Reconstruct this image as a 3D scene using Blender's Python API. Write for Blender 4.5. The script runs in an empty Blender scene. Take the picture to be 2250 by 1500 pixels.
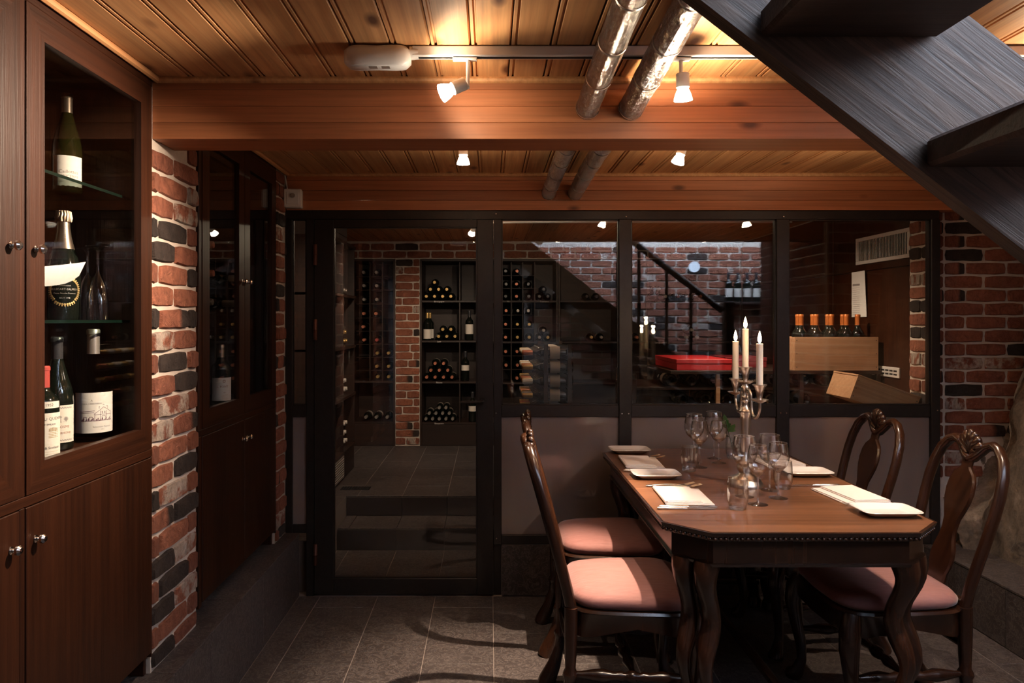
import bpy, math, random
from mathutils import Vector, Matrix, noise as mnoise
random.seed(7)
PI = math.pi
SC = bpy.context.scene
COL = SC.collection

# ------------------------------------------------------------------ camera, world, exposure
cam = bpy.data.cameras.new('camera'); camo = bpy.data.objects.new('camera', cam); COL.objects.link(camo)
camo.location = (0, 0, 1.44); camo.rotation_euler = (PI/2, 0, 0)
cam.sensor_width = 36.0; cam.lens = 36.0*1600/2250
cam.shift_x = 50/2250; cam.shift_y = -47/2250
cam.clip_start = 0.02
SC.camera = camo
W = bpy.data.worlds.new('world'); SC.world = W; W.use_nodes = True
W.node_tree.nodes['Background'].inputs[0].default_value = (0.02, 0.018, 0.016, 1)
W.node_tree.nodes['Background'].inputs[1].default_value = 0.2
SC.view_settings.view_transform = 'Standard'; SC.view_settings.look = 'None'
SC.view_settings.gamma = 1.0; SC.view_settings.use_curve_mapping = False
SC.view_settings.exposure = 0.45
SC.cycles.use_denoising = True
SC.cycles.max_bounces = 6; SC.cycles.transparent_max_bounces = 16; SC.cycles.adaptive_threshold = 0.11
SC.cycles.transmission_bounces = 5; SC.cycles.diffuse_bounces = 3; SC.cycles.glossy_bounces = 4
SC.cycles.caustics_reflective = False; SC.cycles.caustics_refractive = False
SC.cycles.sample_clamp_indirect = 6.0
WARM = (1.0, 0.76, 0.56)
SPOT_W = 55.0          # one track spot
BULB_E = 60.0          # glow of the glass reflector bulbs
BACK_W = 7.5           # light the dichroic reflectors let through to the ceiling
COOL = (0.60, 0.74, 1.0)
DAY_W = 42.0           # daylight through the window at the upper end of the stairwell
dl = bpy.data.lights.new('stairwell_daylight', 'AREA'); dl.shape = 'RECTANGLE'; dl.size = 0.9; dl.size_y = 1.1; dl.energy = DAY_W; dl.color = (0.85, 0.91, 1.0)
dlo = bpy.data.objects.new('stairwell_daylight', dl); COL.objects.link(dlo); dlo.location = (3.27, 0.6, 2.98); dlo.rotation_euler = (0, PI/2, 0)
# unseen fill light added above the stairs to brighten the reflected brick wall
ul = bpy.data.lights.new('landing_fill', 'AREA'); ul.shape = 'RECTANGLE'; ul.size = 2.2; ul.size_y = 0.9; ul.energy = 210.0; ul.color = COOL
ulo = bpy.data.objects.new('landing_fill', ul); COL.objects.link(ulo); ulo.location = (1.75, 1.10, 2.95); ulo.rotation_euler = (-PI/2+0.35, 0, 0)
CELLAR_W = 30.0

# ------------------------------------------------------------------ node helpers
def new_mat(name):
    m = bpy.data.materials.new(name); m.use_nodes = True
    nt = m.node_tree; nt.nodes.clear()
    out = nt.nodes.new('ShaderNodeOutputMaterial')
    return m, nt, out
def N(nt, typ, **kw):
    n = nt.nodes.new('ShaderNode'+typ)
    for k, v in kw.items(): setattr(n, k, v)
    return n
def setin(n, **kw):
    for k, v in kw.items():
        k = k.replace('_', ' ')
        for s in n.inputs:
            if s.name.lower() == k.lower(): s.default_value = v; break
def L(nt, a, ai, b, bi): nt.links.new(a.outputs[ai], b.inputs[bi])
def c4(c): return (c[0], c[1], c[2], 1)
def mix_rgb(nt, fac, a, b, mode='MIX'):
    n = nt.nodes.new('ShaderNodeMix'); n.data_type = 'RGBA'; n.blend_type = mode
    for s, v in ((n.inputs[0], fac), (n.inputs[6], a), (n.inputs[7], b)):
        if hasattr(v, 'is_output') or isinstance(v, bpy.types.NodeSocket): nt.links.new(v, s)
        elif isinstance(v, (int, float)): s.default_value = v
        else: s.default_value = c4(v)
    return n.outputs[2]
def ramp(nt, src, stops):
    r = nt.nodes.new('ShaderNodeValToRGB'); e = r.color_ramp.elements
    while len(e) < len(stops): e.new(0.5)
    for i, (p, c) in enumerate(stops):
        e[i].position = p; e[i].color = c4(c) if not isinstance(c, (int, float)) else (c, c, c, 1)
    nt.links.new(src, r.inputs[0]); return r.outputs[0]
def coords(nt, scale=(1, 1, 1), rnd=True):
    tc = N(nt, 'TexCoord'); mp = N(nt, 'Mapping'); mp.inputs['Scale'].default_value = scale
    if rnd:
        oi = N(nt, 'ObjectInfo'); mul = N(nt, 'Math', operation='MULTIPLY'); mul.inputs[1].default_value = 37.0
        L(nt, oi, 'Random', mul, 0)
        ad = N(nt, 'VectorMath', operation='ADD'); L(nt, tc, 'Object', ad, 0); L(nt, mul, 0, ad, 1); L(nt, ad, 0, mp, 0)
    else: L(nt, tc, 'Object', mp, 0)
    return mp.outputs[0]
def noise(nt, vec, scale, detail=4, rough=0.55, dist=0.0):
    n = N(nt, 'TexNoise'); n.inputs['Scale'].default_value = scale; n.inputs['Detail'].default_value = detail
    n.inputs['Roughness'].default_value = rough; n.inputs['Distortion'].default_value = dist
    nt.links.new(vec, n.inputs['Vector']); return n.outputs[0]
def principled(nt, out, **kw):
    b = N(nt, 'BsdfPrincipled')
    for k, v in kw.items():
        s = b.inputs[k.replace('_', ' ')]
        if isinstance(v, bpy.types.NodeSocket): nt.links.new(v, s)
        elif isinstance(v, (tuple, list)) and len(v) == 3: s.default_value = c4(v) if s.type == 'RGBA' else v
        else: s.default_value = v
    L(nt, b, 0, out, 0); return b
def bump(nt, src, bsdf, strength=0.3, dist=0.01):
    b = N(nt, 'Bump'); b.inputs['Strength'].default_value = strength; b.inputs['Distance'].default_value = dist
    nt.links.new(src, b.inputs['Height']); L(nt, b, 0, bsdf, 'Normal')
def m_plain(name, col, rough=0.5, metal=0.0, var=0.0, vs=30, **kw):
    m, nt, out = new_mat(name)
    c = col
    if var:
        nz = noise(nt, coords(nt), vs, 5)
        c = mix_rgb(nt, nz, tuple(x*(1-var) for x in col), tuple(min(1, x*(1+var)) for x in col))
    principled(nt, out, Base_Color=c, Roughness=rough, Metallic=metal, **kw); return m
def m_wood(name, dark, light, axis='Y', g=16.0, stretch=0.07, rough=0.45, bmp=0.15, knots=0.0, knotcol=(0.12, 0.04, 0.015), **kw):
    m, nt, out = new_mat(name)
    sc = [g, g, g]; sc['XYZ'.index(axis)] = g*stretch
    v = coords(nt, tuple(sc))
    n1 = noise(nt, v, 0.55, 4, 0.6, 1.2)
    wv = N(nt, 'TexWave', wave_type='RINGS', rings_direction=axis)
    wv.inputs['Scale'].default_value = 0.8; wv.inputs['Distortion'].default_value = 7.0; wv.inputs['Detail'].default_value = 2.0
    wv.inputs['Detail Scale'].default_value = 0.6
    nt.links.new(v, wv.inputs['Vector'])
    base = ramp(nt, n1, [(0.3, dark), (0.72, light)])
    base = mix_rgb(nt, 0.28, base, mix_rgb(nt, wv.outputs[0], dark, light))
    sc2 = [g*9, g*9, g*9]; sc2['XYZ'.index(axis)] = g*0.25
    fine = noise(nt, coords(nt, tuple(sc2)), 1.0, 3)
    base = mix_rgb(nt, 0.35, base, ramp(nt, fine, [(0.3, (0.35, 0.35, 0.35)), (0.6, (1, 1, 1))]), 'MULTIPLY')
    if knots:
        sc3 = [7.0, 7.0, 7.0]; sc3['XYZ'.index(axis)] = 3.0
        vo = N(nt, 'TexVoronoi'); vo.inputs['Scale'].default_value = 1.0
        nt.links.new(coords(nt, tuple(sc3)), vo.inputs['Vector'])
        k = ramp(nt, vo.outputs['Distance'], [(0.06*knots, 1.0), (0.17*knots, 0.0)])
        base = mix_rgb(nt, k, base, knotcol)
    oi = N(nt, 'ObjectInfo'); tone = ramp(nt, oi.outputs['Random'], [(0.0, (0.80, 0.78, 0.76)), (1.0, (1.12, 1.10, 1.08))])
    base = mix_rgb(nt, 1.0, base, tone, 'MULTIPLY')
    b = principled(nt, out, Base_Color=base, Roughness=rough, **kw)
    if bmp: bump(nt, fine, b, bmp, 0.003)
    return m
def m_brick(name, kind):
    m, nt, out = new_mat(name)
    v = coords(nt)
    n1 = noise(nt, v, 14, 5, 0.6); n2 = noise(nt, v, 55, 6, 0.65)
    oi = N(nt, 'ObjectInfo')
    red = mix_rgb(nt, oi.outputs['Random'], (0.40, 0.135, 0.075), (0.28, 0.088, 0.052))
    red = mix_rgb(nt, ramp(nt, n1, [(0.35, 0.0), (0.75, 0.6)]), red, (0.50, 0.19, 0.11))
    dark = mix_rgb(nt, n1, (0.024, 0.018, 0.016), (0.070, 0.043, 0.034))
    if kind == 'red': c = red
    elif kind == 'dark': c = dark
    elif kind == 'white':
        c = mix_rgb(nt, ramp(nt, n1, [(0.43, 0.0), (0.53, 0.9)]), red, (0.62, 0.52, 0.44))
    else:
        sp = N(nt, 'SeparateXYZ'); tc = N(nt, 'TexCoord'); L(nt, tc, 'Object', sp, 0)
        ad = N(nt, 'Math', operation='MULTIPLY_ADD'); nt.links.new(n1, ad.inputs[0]); ad.inputs[1].default_value = 0.06
        L(nt, sp, 0, ad, 2)
        c = mix_rgb(nt, ramp(nt, ad.outputs[0], [(0.055, 0.0), (0.085, 1.0)]), red, dark)
    c = mix_rgb(nt, 0.5, c, ramp(nt, n2, [(0.3, (0.45, 0.45, 0.45)), (0.55, (1, 1, 1))]), 'MULTIPLY')
    n3 = noise(nt, v, 24, 7, 0.72, 1.2)
    c = mix_rgb(nt, 0.45, c, ramp(nt, n3, [(0.34, (0.42, 0.40, 0.38)), (0.56, (1, 1, 1))]), 'MULTIPLY')
    b = principled(nt, out, Base_Color=c, Roughness=0.88)
    bump(nt, n3, b, 1.0, 0.022); return m
def m_tile(name):
    m, nt, out = new_mat(name)
    v = coords(nt)
    n1 = noise(nt, v, 3.5, 6, 0.6, 0.5); n2 = noise(nt, v, 22, 7, 0.7, 1.5)
    c = mix_rgb(nt, n1, (0.031, 0.024, 0.023), (0.068, 0.054, 0.051))
    vein = ramp(nt, n2, [(0.47, 0.0), (0.5, 0.9), (0.53, 0.0)])
    c = mix_rgb(nt, mix_rgb(nt, 0.5, vein, n1, 'MULTIPLY'), c, (0.20, 0.17, 0.155))
    b = principled(nt, out, Base_Color=c, Roughness=0.48)
    bump(nt, n2, b, 0.55, 0.004); return m
def m_glass_thin(name, tint=(1, 1, 1), f0=0.045, power=5.0, gain=1.0, edge=None, rough=0.0):
    # thin sheet: straight transmission plus a mirror part that grows toward grazing angles (same from both sides)
    m, nt, out = new_mat(name)
    lw = N(nt, 'LayerWeight'); lw.inputs[0].default_value = 0.5
    pw = N(nt, 'Math', operation='POWER'); pw.inputs[1].default_value = power; L(nt, lw, 'Facing', pw, 0)
    ma = N(nt, 'Math', operation='MULTIPLY_ADD'); ma.use_clamp = True; ma.inputs[1].default_value = gain*(1-f0); ma.inputs[2].default_value = f0; L(nt, pw, 0, ma, 0)
    tr = N(nt, 'BsdfTransparent'); tr.inputs[0].default_value = c4(tint)
    if edge: p2 = N(nt, 'Math', operation='POWER'); p2.inputs[1].default_value = 3.0; L(nt, lw, 'Facing', p2, 0); nt.links.new(mix_rgb(nt, p2.outputs[0], tint, edge), tr.inputs[0])
    gl = N(nt, 'BsdfGlossy'); gl.inputs['Roughness'].default_value = rough
    mx = N(nt, 'MixShader'); L(nt, ma, 0, mx, 0)
    L(nt, tr, 0, mx, 1); L(nt, gl, 0, mx, 2); L(nt, mx, 0, out, 0); return m
def m_emit(name, col, e):
    m, nt, out = new_mat(name); em = N(nt, 'Emission'); em.inputs[0].default_value = c4(col); em.inputs[1].default_value = e
    L(nt, em, 0, out, 0); return m

# ------------------------------------------------------------------ materials
M = {}
M['pine'] = m_wood('pine boards', (0.52, 0.235, 0.092), (0.74, 0.41, 0.185), 'Y', 13, 0.06, 0.58, 0.1, 1.0)
M['beam'] = m_wood('pine beam', (0.39, 0.140, 0.058), (0.53, 0.21, 0.092), 'X', 11, 0.05, 0.5, 0.08, 0.8)
M['oak'] = m_wood('dark stained oak', (0.018, 0.0053, 0.002), (0.046, 0.0135, 0.0047), 'Z', 18, 0.06, 0.42, 0.25, Specular_IOR_Level=0.3)
M['oakY'] = m_wood('dark stained oak rail', (0.018, 0.0053, 0.002), (0.046, 0.0135, 0.0047), 'Y', 18, 0.06, 0.42, 0.25, Specular_IOR_Level=0.3)
M['rack'] = m_wood('dark rack wood', (0.011, 0.0048, 0.003), (0.034, 0.0135, 0.0075), 'X', 16, 0.07, 0.5, 0.1)
M['stair'] = m_wood('stair wood', (0.030, 0.016, 0.010), (0.085, 0.045, 0.028), 'X', 20, 0.05, 0.5, 0.3)
M['chair'] = m_wood('dark chair wood', (0.016, 0.0058, 0.003), (0.048, 0.0175, 0.008), 'Z', 14, 0.15, 0.26, 0.05, Coat_Weight=0.3, Coat_Roughness=0.15)
M['table'] = m_wood('table mahogany', (0.105, 0.043, 0.020), (0.22, 0.096, 0.046), 'X', 14, 0.06, 0.32, 0.05, Coat_Weight=0.25, Coat_Roughness=0.22)
M['crate'] = m_wood('pale crate pine', (0.46, 0.235, 0.12), (0.62, 0.36, 0.20), 'X', 12, 0.06, 0.6, 0.1)
for k in ('red', 'dark', 'white', 'half'): M['b_'+k] = m_brick('brick '+k, k)
M['mortar'] = m_plain('mortar', (0.56, 0.48, 0.41), 0.95, 0, 0.18, 40)
M['tile'] = m_tile('slate tile')
M['grout'] = m_plain('grout', (0.27, 0.225, 0.20), 0.9)
def m_steel():
    m, nt, out = new_mat('raw black steel')
    n1 = noise(nt, coords(nt), 26, 6, 0.65, 1.0)
    b = principled(nt, out, Base_Color=mix_rgb(nt, n1, (0.010, 0.008, 0.007), (0.036, 0.028, 0.024)), Roughness=0.42, Metallic=0.3)
    bump(nt, n1, b, 0.15, 0.002); return m
M['steel'] = m_steel()
M['pane'] = m_glass_thin('clear pane', (0.96, 0.97, 0.965))
M['cabglass'] = m_glass_thin('cabinet glass', (0.97, 0.98, 0.97))
M['crystal'] = m_glass_thin('thin crystal', (0.985, 0.985, 0.985), 0.10, 2.6, 0.95, (0.62, 0.60, 0.58))
def m_solidglass():
    m, nt, out = new_mat('solid crystal'); g = N(nt, 'BsdfGlass'); g.inputs['Roughness'].default_value = 0.0; g.inputs['IOR'].default_value = 1.48
    L(nt, g, 0, out, 0); return m
def m_solidmix(clear=0.55, shine=0.16):
    m, nt, out = new_mat('clear solid crystal'); g = N(nt, 'BsdfGlass'); g.inputs['IOR'].default_value = 1.5; g.inputs['Roughness'].default_value = 0.0
    tr = N(nt, 'BsdfTransparent'); gl = N(nt, 'BsdfGlossy'); gl.inputs['Roughness'].default_value = 0.06
    a = N(nt, 'MixShader'); a.inputs[0].default_value = clear; L(nt, g, 0, a, 1); L(nt, tr, 0, a, 2)
    b = N(nt, 'MixShader'); b.inputs[0].default_value = shine; L(nt, a, 0, b, 1); L(nt, gl, 0, b, 2); L(nt, b, 0, out, 0); return m
M['solid'] = m_solidmix()
M['flutecrystal'] = m_glass_thin('flute crystal', (0.98, 0.98, 0.98), 0.16, 1.8, 0.9, (0.7, 0.68, 0.66))
M['bowlglass'] = m_glass_thin('bowl crystal', (0.985, 0.985, 0.985), 0.085, 2.6, 1.0, (0.82, 0.80, 0.78), 0.04)
def m_rim():
    m, nt, out = new_mat('bright glass rim'); tr = N(nt, 'BsdfTransparent'); gl = N(nt, 'BsdfGlossy'); gl.inputs['Roughness'].default_value = 0.3
    df = N(nt, 'BsdfTranslucent'); a = N(nt, 'MixShader'); a.inputs[0].default_value = 0.3; L(nt, gl, 0, a, 1); L(nt, df, 0, a, 2)
    b = N(nt, 'MixShader'); b.inputs[0].default_value = 0.55; L(nt, tr, 0, b, 1); L(nt, a, 0, b, 2); L(nt, b, 0, out, 0); return m
M['rim'] = m_rim()
M['solidthin'] = m_glass_thin('clear solid crystal', (0.95, 0.95, 0.95), 0.17, 1.5, 0.8, (0.45, 0.43, 0.41))
M['shelfglass'] = m_glass_thin('green shelf glass', (0.86, 0.96, 0.90))
M['shelfedge'] = m_plain('green glass edge', (0.002, 0.009, 0.006), 0.3)
def m_frost():
    m, nt, out = new_mat('frosted film glass')
    n1 = noise(nt, coords(nt, (18, 18, 1.5), False), 1.0, 3)
    principled(nt, out, Base_Color=mix_rgb(nt, n1, (0.45, 0.37, 0.345), (0.54, 0.445, 0.415)), Roughness=0.36, Transmission_Weight=0.62,
               IOR=1.2, Coat_Weight=0.9, Coat_Roughness=0.06)
    return m
M['frost'] = m_frost()
M['frostink'] = m_plain('pale etched lettering', (0.57, 0.48, 0.45), 0.6)
M['white'] = m_plain('white plastic', (0.74, 0.72, 0.69), 0.35)
M['knob'] = m_plain('polished nickel', (0.75, 0.70, 0.65), 0.16, 1.0)
M['silver'] = m_plain('brushed pewter', (0.58, 0.52, 0.47), 0.30, 1.0, 0.15, 60)
M['cutlery'] = m_plain('cutlery steel', (0.78, 0.75, 0.72), 0.26, 1.0)
def m_foil():
    m, nt, out = new_mat('aluminium foil wrap')
    v = coords(nt, (1, .6, 1)); n1 = noise(nt, v, 75, 5, 0.7, 1.5); n2 = noise(nt, coords(nt, (22, 3, 22)), 3, 4, 0.6)
    mx = N(nt, 'Math', operation='ADD'); nt.links.new(n1, mx.inputs[0]); nt.links.new(n2, mx.inputs[1])
    b = principled(nt, out, Base_Color=(0.46, 0.43, 0.41), Metallic=1.0, Roughness=0.2)
    bump(nt, mx.outputs[0], b, 1.0, 0.035); return m
M['foil'] = m_foil()
M['foilseam'] = m_plain('foil tape seam', (0.75, 0.71, 0.68), 0.35, 1.0)
def m_bulb():
    m, nt, out = new_mat('lit dichroic reflector'); em = N(nt, 'Emission'); em.inputs[0].default_value = (1.0, 0.80, 0.58, 1); em.inputs[1].default_value = BULB_E
    tr = N(nt, 'BsdfTransparent'); mx = N(nt, 'MixShader'); mx.inputs[0].default_value = 0.65; L(nt, em, 0, mx, 1); L(nt, tr, 0, mx, 2); L(nt, mx, 0, out, 0); return m
M['bulb'] = m_bulb()
M['bulbface'] = m_emit('lit bulb face', (1.0, 0.88, 0.74), 45.0)
M['globe'] = m_emit('lit opal globe', COOL, 5.0)
M['flame'] = m_emit('candle flame', (1.0, 0.70, 0.36), 60.0)
M['wick'] = m_plain('burnt wick', (0.01, 0.01, 0.01), 0.9)
M['wax'] = m_plain('candle wax', (0.83, 0.76, 0.68), 0.5, 0, 0, 30, Subsurface_Weight=0.25, Subsurface_Radius=(0.02, 0.012, 0.008))
M['bottle'] = m_plain('dark bottle glass', (0.006, 0.008, 0.006), 0.06, 0.0, 0, 30, Coat_Weight=0.6, Coat_Roughness=0.03)
M['greenbottle'] = m_plain('olive bottle glass', (0.012, 0.012, 0.003), 0.05, 0.0, 0, 30, Coat_Weight=0.7, Coat_Roughness=0.03)
M['label'] = m_plain('cream paper label', (0.74, 0.68, 0.60), 0.7, 0, 0.05, 20)
M['oldlabel'] = m_plain('aged paper label', (0.34, 0.28, 0.22), 0.8, 0, 0.2, 30)
M['paper'] = m_plain('white paper', (0.78, 0.74, 0.70), 0.8)
M['ink'] = m_plain('black print', (0.03, 0.025, 0.022), 0.7)
M['inkgrey'] = m_plain('grey print', (0.28, 0.25, 0.24), 0.7)
M['inkred'] = m_plain('rust print', (0.30, 0.10, 0.05), 0.7)
M['inkpurple'] = m_plain('purple print', (0.10, 0.025, 0.06), 0.7)
M['inkgold'] = m_plain('gold print', (0.55, 0.38, 0.16), 0.4, 0.6)
M['inksilver'] = m_plain('silver print', (0.70, 0.64, 0.58), 0.3, 0.8)
M['cap_gold'] = m_plain('gold capsule', (0.60, 0.40, 0.15), 0.35, 0.7)
M['cap_copper'] = m_plain('copper capsule', (0.62, 0.22, 0.13), 0.4, 0.5)
M['cap_white'] = m_plain('white capsule', (0.72, 0.68, 0.62), 0.4)
M['cap_black'] = m_plain('black capsule', (0.03, 0.03, 0.035), 0.3)
M['cap_grey'] = m_plain('grey capsule', (0.42, 0.38, 0.34), 0.35, 0.6)
M['cap_red'] = m_plain('red capsule', (0.40, 0.06, 0.05), 0.4)
M['cap_orange'] = m_plain('orange capsule', (0.50, 0.14, 0.03), 0.35, 0.3)
M['cap_silver'] = m_plain('silver capsule', (0.66, 0.60, 0.56), 0.3, 0.8)
M['cap_bronze'] = m_plain('bronze foil', (0.36, 0.28, 0.22), 0.3, 0.9)
M['porcelain'] = m_plain('white porcelain', (0.82, 0.79, 0.76), 0.18, 0, 0, 30, Coat_Weight=0.4, Coat_Roughness=0.05)
M['linen'] = m_plain('white linen', (0.76, 0.70, 0.67), 0.85, 0, 0.04, 90)
M['leaf'] = m_plain('green leaf', (0.03, 0.075, 0.025), 0.4, 0, 0.3, 40)
def m_velvet():
    m, nt, out = new_mat('dusty pink velvet')
    n1 = noise(nt, coords(nt, (20, 120, 60)), 1.0, 4)
    c = mix_rgb(nt, n1, (0.20, 0.078, 0.068), (0.34, 0.155, 0.138))
    b = principled(nt, out, Base_Color=c, Roughness=0.75, Sheen_Weight=0.6, Sheen_Roughness=0.35)
    bump(nt, n1, b, 0.35, 0.003); return m
M['velvet'] = m_velvet()
def m_rock():
    m, nt, out = new_mat('bedrock')
    v = coords(nt, (1, 1, 1), False); n1 = noise(nt, v, 5, 8, 0.65, 0.6); n2 = noise(nt, v, 38, 8, 0.7)
    c = ramp(nt, n1, [(0.3, (0.09, 0.075, 0.062)), (0.55, (0.30, 0.23, 0.175)), (0.72, (0.52, 0.41, 0.33))])
    c = mix_rgb(nt, 0.6, c, ramp(nt, n2, [(0.3, (0.3, 0.3, 0.3)), (0.6, (1, 1, 1))]), 'MULTIPLY')
    b = principled(nt, out, Base_Color=c, Roughness=0.9); bump(nt, n2, b, 0.9, 0.02); return m
M['rock'] = m_rock()
M['redbox'] = m_plain('red lacquer box', (0.55, 0.025, 0.03), 0.45, 0, 0.06, 20)
M['darkred'] = m_plain('dark red box', (0.16, 0.012, 0.016), 0.4, 0, 0.06, 20)
M['carton'] = m_plain('brown cardboard', (0.42, 0.29, 0.20), 0.85, 0, 0.06, 15)
M['darkbox'] = m_plain('dark box', (0.03, 0.022, 0.02), 0.6)
M['plaster'] = m_plain('dark plaster', (0.12, 0.10, 0.09), 0.9, 0, 0.1, 6)
M['whiteplaster'] = m_plain('white plaster', (0.55, 0.54, 0.52), 0.9)
M['skypane'] = m_emit('daylit window pane', COOL, 12.0)
M['hinge'] = m_plain('rusty hinge', (0.10, 0.035, 0.02), 0.5, 0.4, 0.3, 40)
M['blade'] = m_plain('sabre blade', (0.80, 0.79, 0.77), 0.26, 1.0)
M['black'] = m_plain('black hole', (0.004, 0.004, 0.004), 0.8)
M['vent'] = m_plain('white vent paint', (0.62, 0.58, 0.54), 0.45)

# ------------------------------------------------------------------ mesh builder
class MB:
    def __init__(s): s.v = []; s.f = []; s.mi = []
    def add(s, vs, fs, mi=0):
        o = len(s.v); s.v += [tuple(p) for p in vs]; s.f += [tuple(i+o for i in f) for f in fs]; s.mi += [mi]*len(fs); return s
    def box(s, x0, x1, y0, y1, z0, z1, b=0.0, mi=0, mat=None):
        if b <= 0:
            vs = [(x, y, z) for x in (x0, x1) for y in (y0, y1) for z in (z0, z1)]
            fs = [(0, 1, 3, 2), (4, 6, 7, 5), (0, 4, 5, 1), (2, 3, 7, 6), (0, 2, 6, 4), (1, 5, 7, 3)]
        else:
            b = min(b, (x1-x0)/2.01, (y1-y0)/2.01, (z1-z0)/2.01)
            vs = []; idx = {}
            X, Y, Z = (x0, x1), (y0, y1), (z0, z1)
            sg = lambda i: 1 if i == 0 else -1
            for i in (0, 1):
                for j in (0, 1):
                    for k in (0, 1):
                        idx[(i, j, k, 0)] = len(vs); vs.append((X[i], Y[j]+sg(j)*b, Z[k]+sg(k)*b))
                        idx[(i, j, k, 1)] = len(vs); vs.append((X[i]+sg(i)*b, Y[j], Z[k]+sg(k)*b))
                        idx[(i, j, k, 2)] = len(vs); vs.append((X[i]+sg(i)*b, Y[j]+sg(j)*b, Z[k]))
            fs = []
            for i in (0, 1):
                q = [idx[(i, 0, 0, 0)], idx[(i, 1, 0, 0)], idx[(i, 1, 1, 0)], idx[(i, 0, 1, 0)]]; fs.append(tuple(q if i else q[::-1]))
                q = [idx[(0, i, 0, 1)], idx[(1, i, 0, 1)], idx[(1, i, 1, 1)], idx[(0, i, 1, 1)]]; fs.append(tuple(q[::-1] if i else q))
                q = [idx[(0, 0, i, 2)], idx[(1, 0, i, 2)], idx[(1, 1, i, 2)], idx[(0, 1, i, 2)]]; fs.append(tuple(q if i else q[::-1]))
            for i in (0, 1):
                for j in (0, 1):
                    fl = (i+j) % 2
                    q = [idx[(i, j, 0, 0)], idx[(i, j, 0, 1)], idx[(i, j, 1, 1)], idx[(i, j, 1, 0)]]; fs.append(tuple(q[::-1] if fl else q))
                    q = [idx[(i, 0, j, 0)], idx[(i, 0, j, 2)], idx[(i, 1, j, 2)], idx[(i, 1, j, 0)]]; fs.append(tuple(q if fl else q[::-1]))
                    q = [idx[(0, i, j, 1)], idx[(0, i, j, 2)], idx[(1, i, j, 2)], idx[(1, i, j, 1)]]; fs.append(tuple(q[::-1] if fl else q))
                    for k in (0, 1):
                        t = [idx[(i, j, k, 0)], idx[(i, j, k, 1)], idx[(i, j, k, 2)]]
                        fs.append(tuple(t if (i+j+k) % 2 == 1 else t[::-1]))
        if mat is not None: vs = [mat @ Vector(p) for p in vs]
        return s.add(vs, fs, mi)
    def lathe(s, prof, seg=20, c=(0, 0, 0), mi=0, mat=None, cap=False):
        vs = []; fs = []; n = len(prof)
        for k in range(seg):
            a = 2*PI*k/seg
            for r, z in prof: vs.append((c[0]+r*math.cos(a), c[1]+r*math.sin(a), c[2]+z))
        for k in range(seg):
            k2 = (k+1) % seg
            for i in range(n-1):
                fs.append((k*n+i, k2*n+i, k2*n+i+1, k*n+i+1))
        if cap:
            fs.append(tuple(k*n for k in reversed(range(seg)))); fs.append(tuple(k*n+n-1 for k in range(seg)))
        if mat is not None: vs = [mat @ Vector(p) for p in vs]
        return s.add(vs, fs, mi)
    def tube(s, pts, rad, seg=10, mi=0, up=(0, 0, 1), cap=True, flat=1.0):
        """sweep along pts; rad a number, list of r, or list of (ra, rb)"""
        n = len(pts); P = [Vector(p) for p in pts]; vs = []; fs = []
        prev = None
        for i in range(n):
            t = (P[min(i+1, n-1)] - P[max(i-1, 0)]).normalized()
            u = Vector(up)
            if abs(t.dot(u)) > 0.97: u = Vector((1, 0, 0)) if abs(t.x) < 0.9 else Vector((0, 1, 0))
            if prev is not None: u = prev
            a = t.cross(u).normalized(); bb = a.cross(t).normalized(); prev = bb
            r = rad[i] if isinstance(rad, (list, tuple)) else rad
            ra, rb = r if isinstance(r, (list, tuple)) else (r, r*flat)
            for k in range(seg):
                an = 2*PI*k/seg; vs.append(P[i]+a*(ra*math.cos(an))+bb*(rb*math.sin(an)))
        for i in range(n-1):
            for k in range(seg):
                k2 = (k+1) % seg; fs.append((i*seg+k, i*seg+k2, (i+1)*seg+k2, (i+1)*seg+k))
        if cap: fs.append(tuple(reversed(range(seg)))); fs.append(tuple(range((n-1)*seg, n*seg)))
        return s.add(vs, fs, mi)
    def prism(s, poly, z0, z1, mi=0, mat=None, inset=0.0, b=0.0):
        n = len(poly)
        if b > 0:
            cx = sum(p[0] for p in poly)/n; cy = sum(p[1] for p in poly)/n
            def ins(p):
                d = math.hypot(p[0]-cx, p[1]-cy); k = max(0, (d-b)/d) if d else 1; return (cx+(p[0]-cx)*k, cy+(p[1]-cy)*k)
            rings = [[(*ins(p), z0) for p in poly], [(*p, z0+b) for p in poly], [(*p, z1-b) for p in poly], [(*ins(p), z1) for p in poly]]
        else: rings = [[(*p, z0) for p in poly], [(*p, z1) for p in poly]]
        vs = [q for r in rings for q in r]; m = len(rings); fs = [tuple(reversed(range(n))), tuple(range((m-1)*n, m*n))]
        for i in range(m-1):
            for k in range(n):
                k2 = (k+1) % n; fs.append((i*n+k, i*n+k2, (i+1)*n+k2, (i+1)*n+k))
        if mat is not None: vs = [mat @ Vector(p) for p in vs]
        return s.add(vs, fs, mi)
    def mesh(s, name, mats, smooth=35):
        me = bpy.data.meshes.new(name); me.from_pydata(s.v, [], s.f)
        if not isinstance(mats, (list, tuple)): mats = [mats]
        for m in mats: me.materials.append(M[m] if isinstance(m, str) else m)
        if len(mats) > 1: me.polygons.foreach_set('material_index', s.mi)
        if smooth:
            me.polygons.foreach_set('use_smooth', [True]*len(me.polygons))
            me.update()
            try: me.set_sharp_from_angle(angle=math.radians(smooth))
            except Exception: pass
        me.validate(); me.update(); return me
    def obj(s, name, mats, parent=None, loc=(0, 0, 0), rot=(0, 0, 0), smooth=35):
        return mkobj(name, s.mesh(name, mats, smooth), parent, loc, rot)
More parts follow.
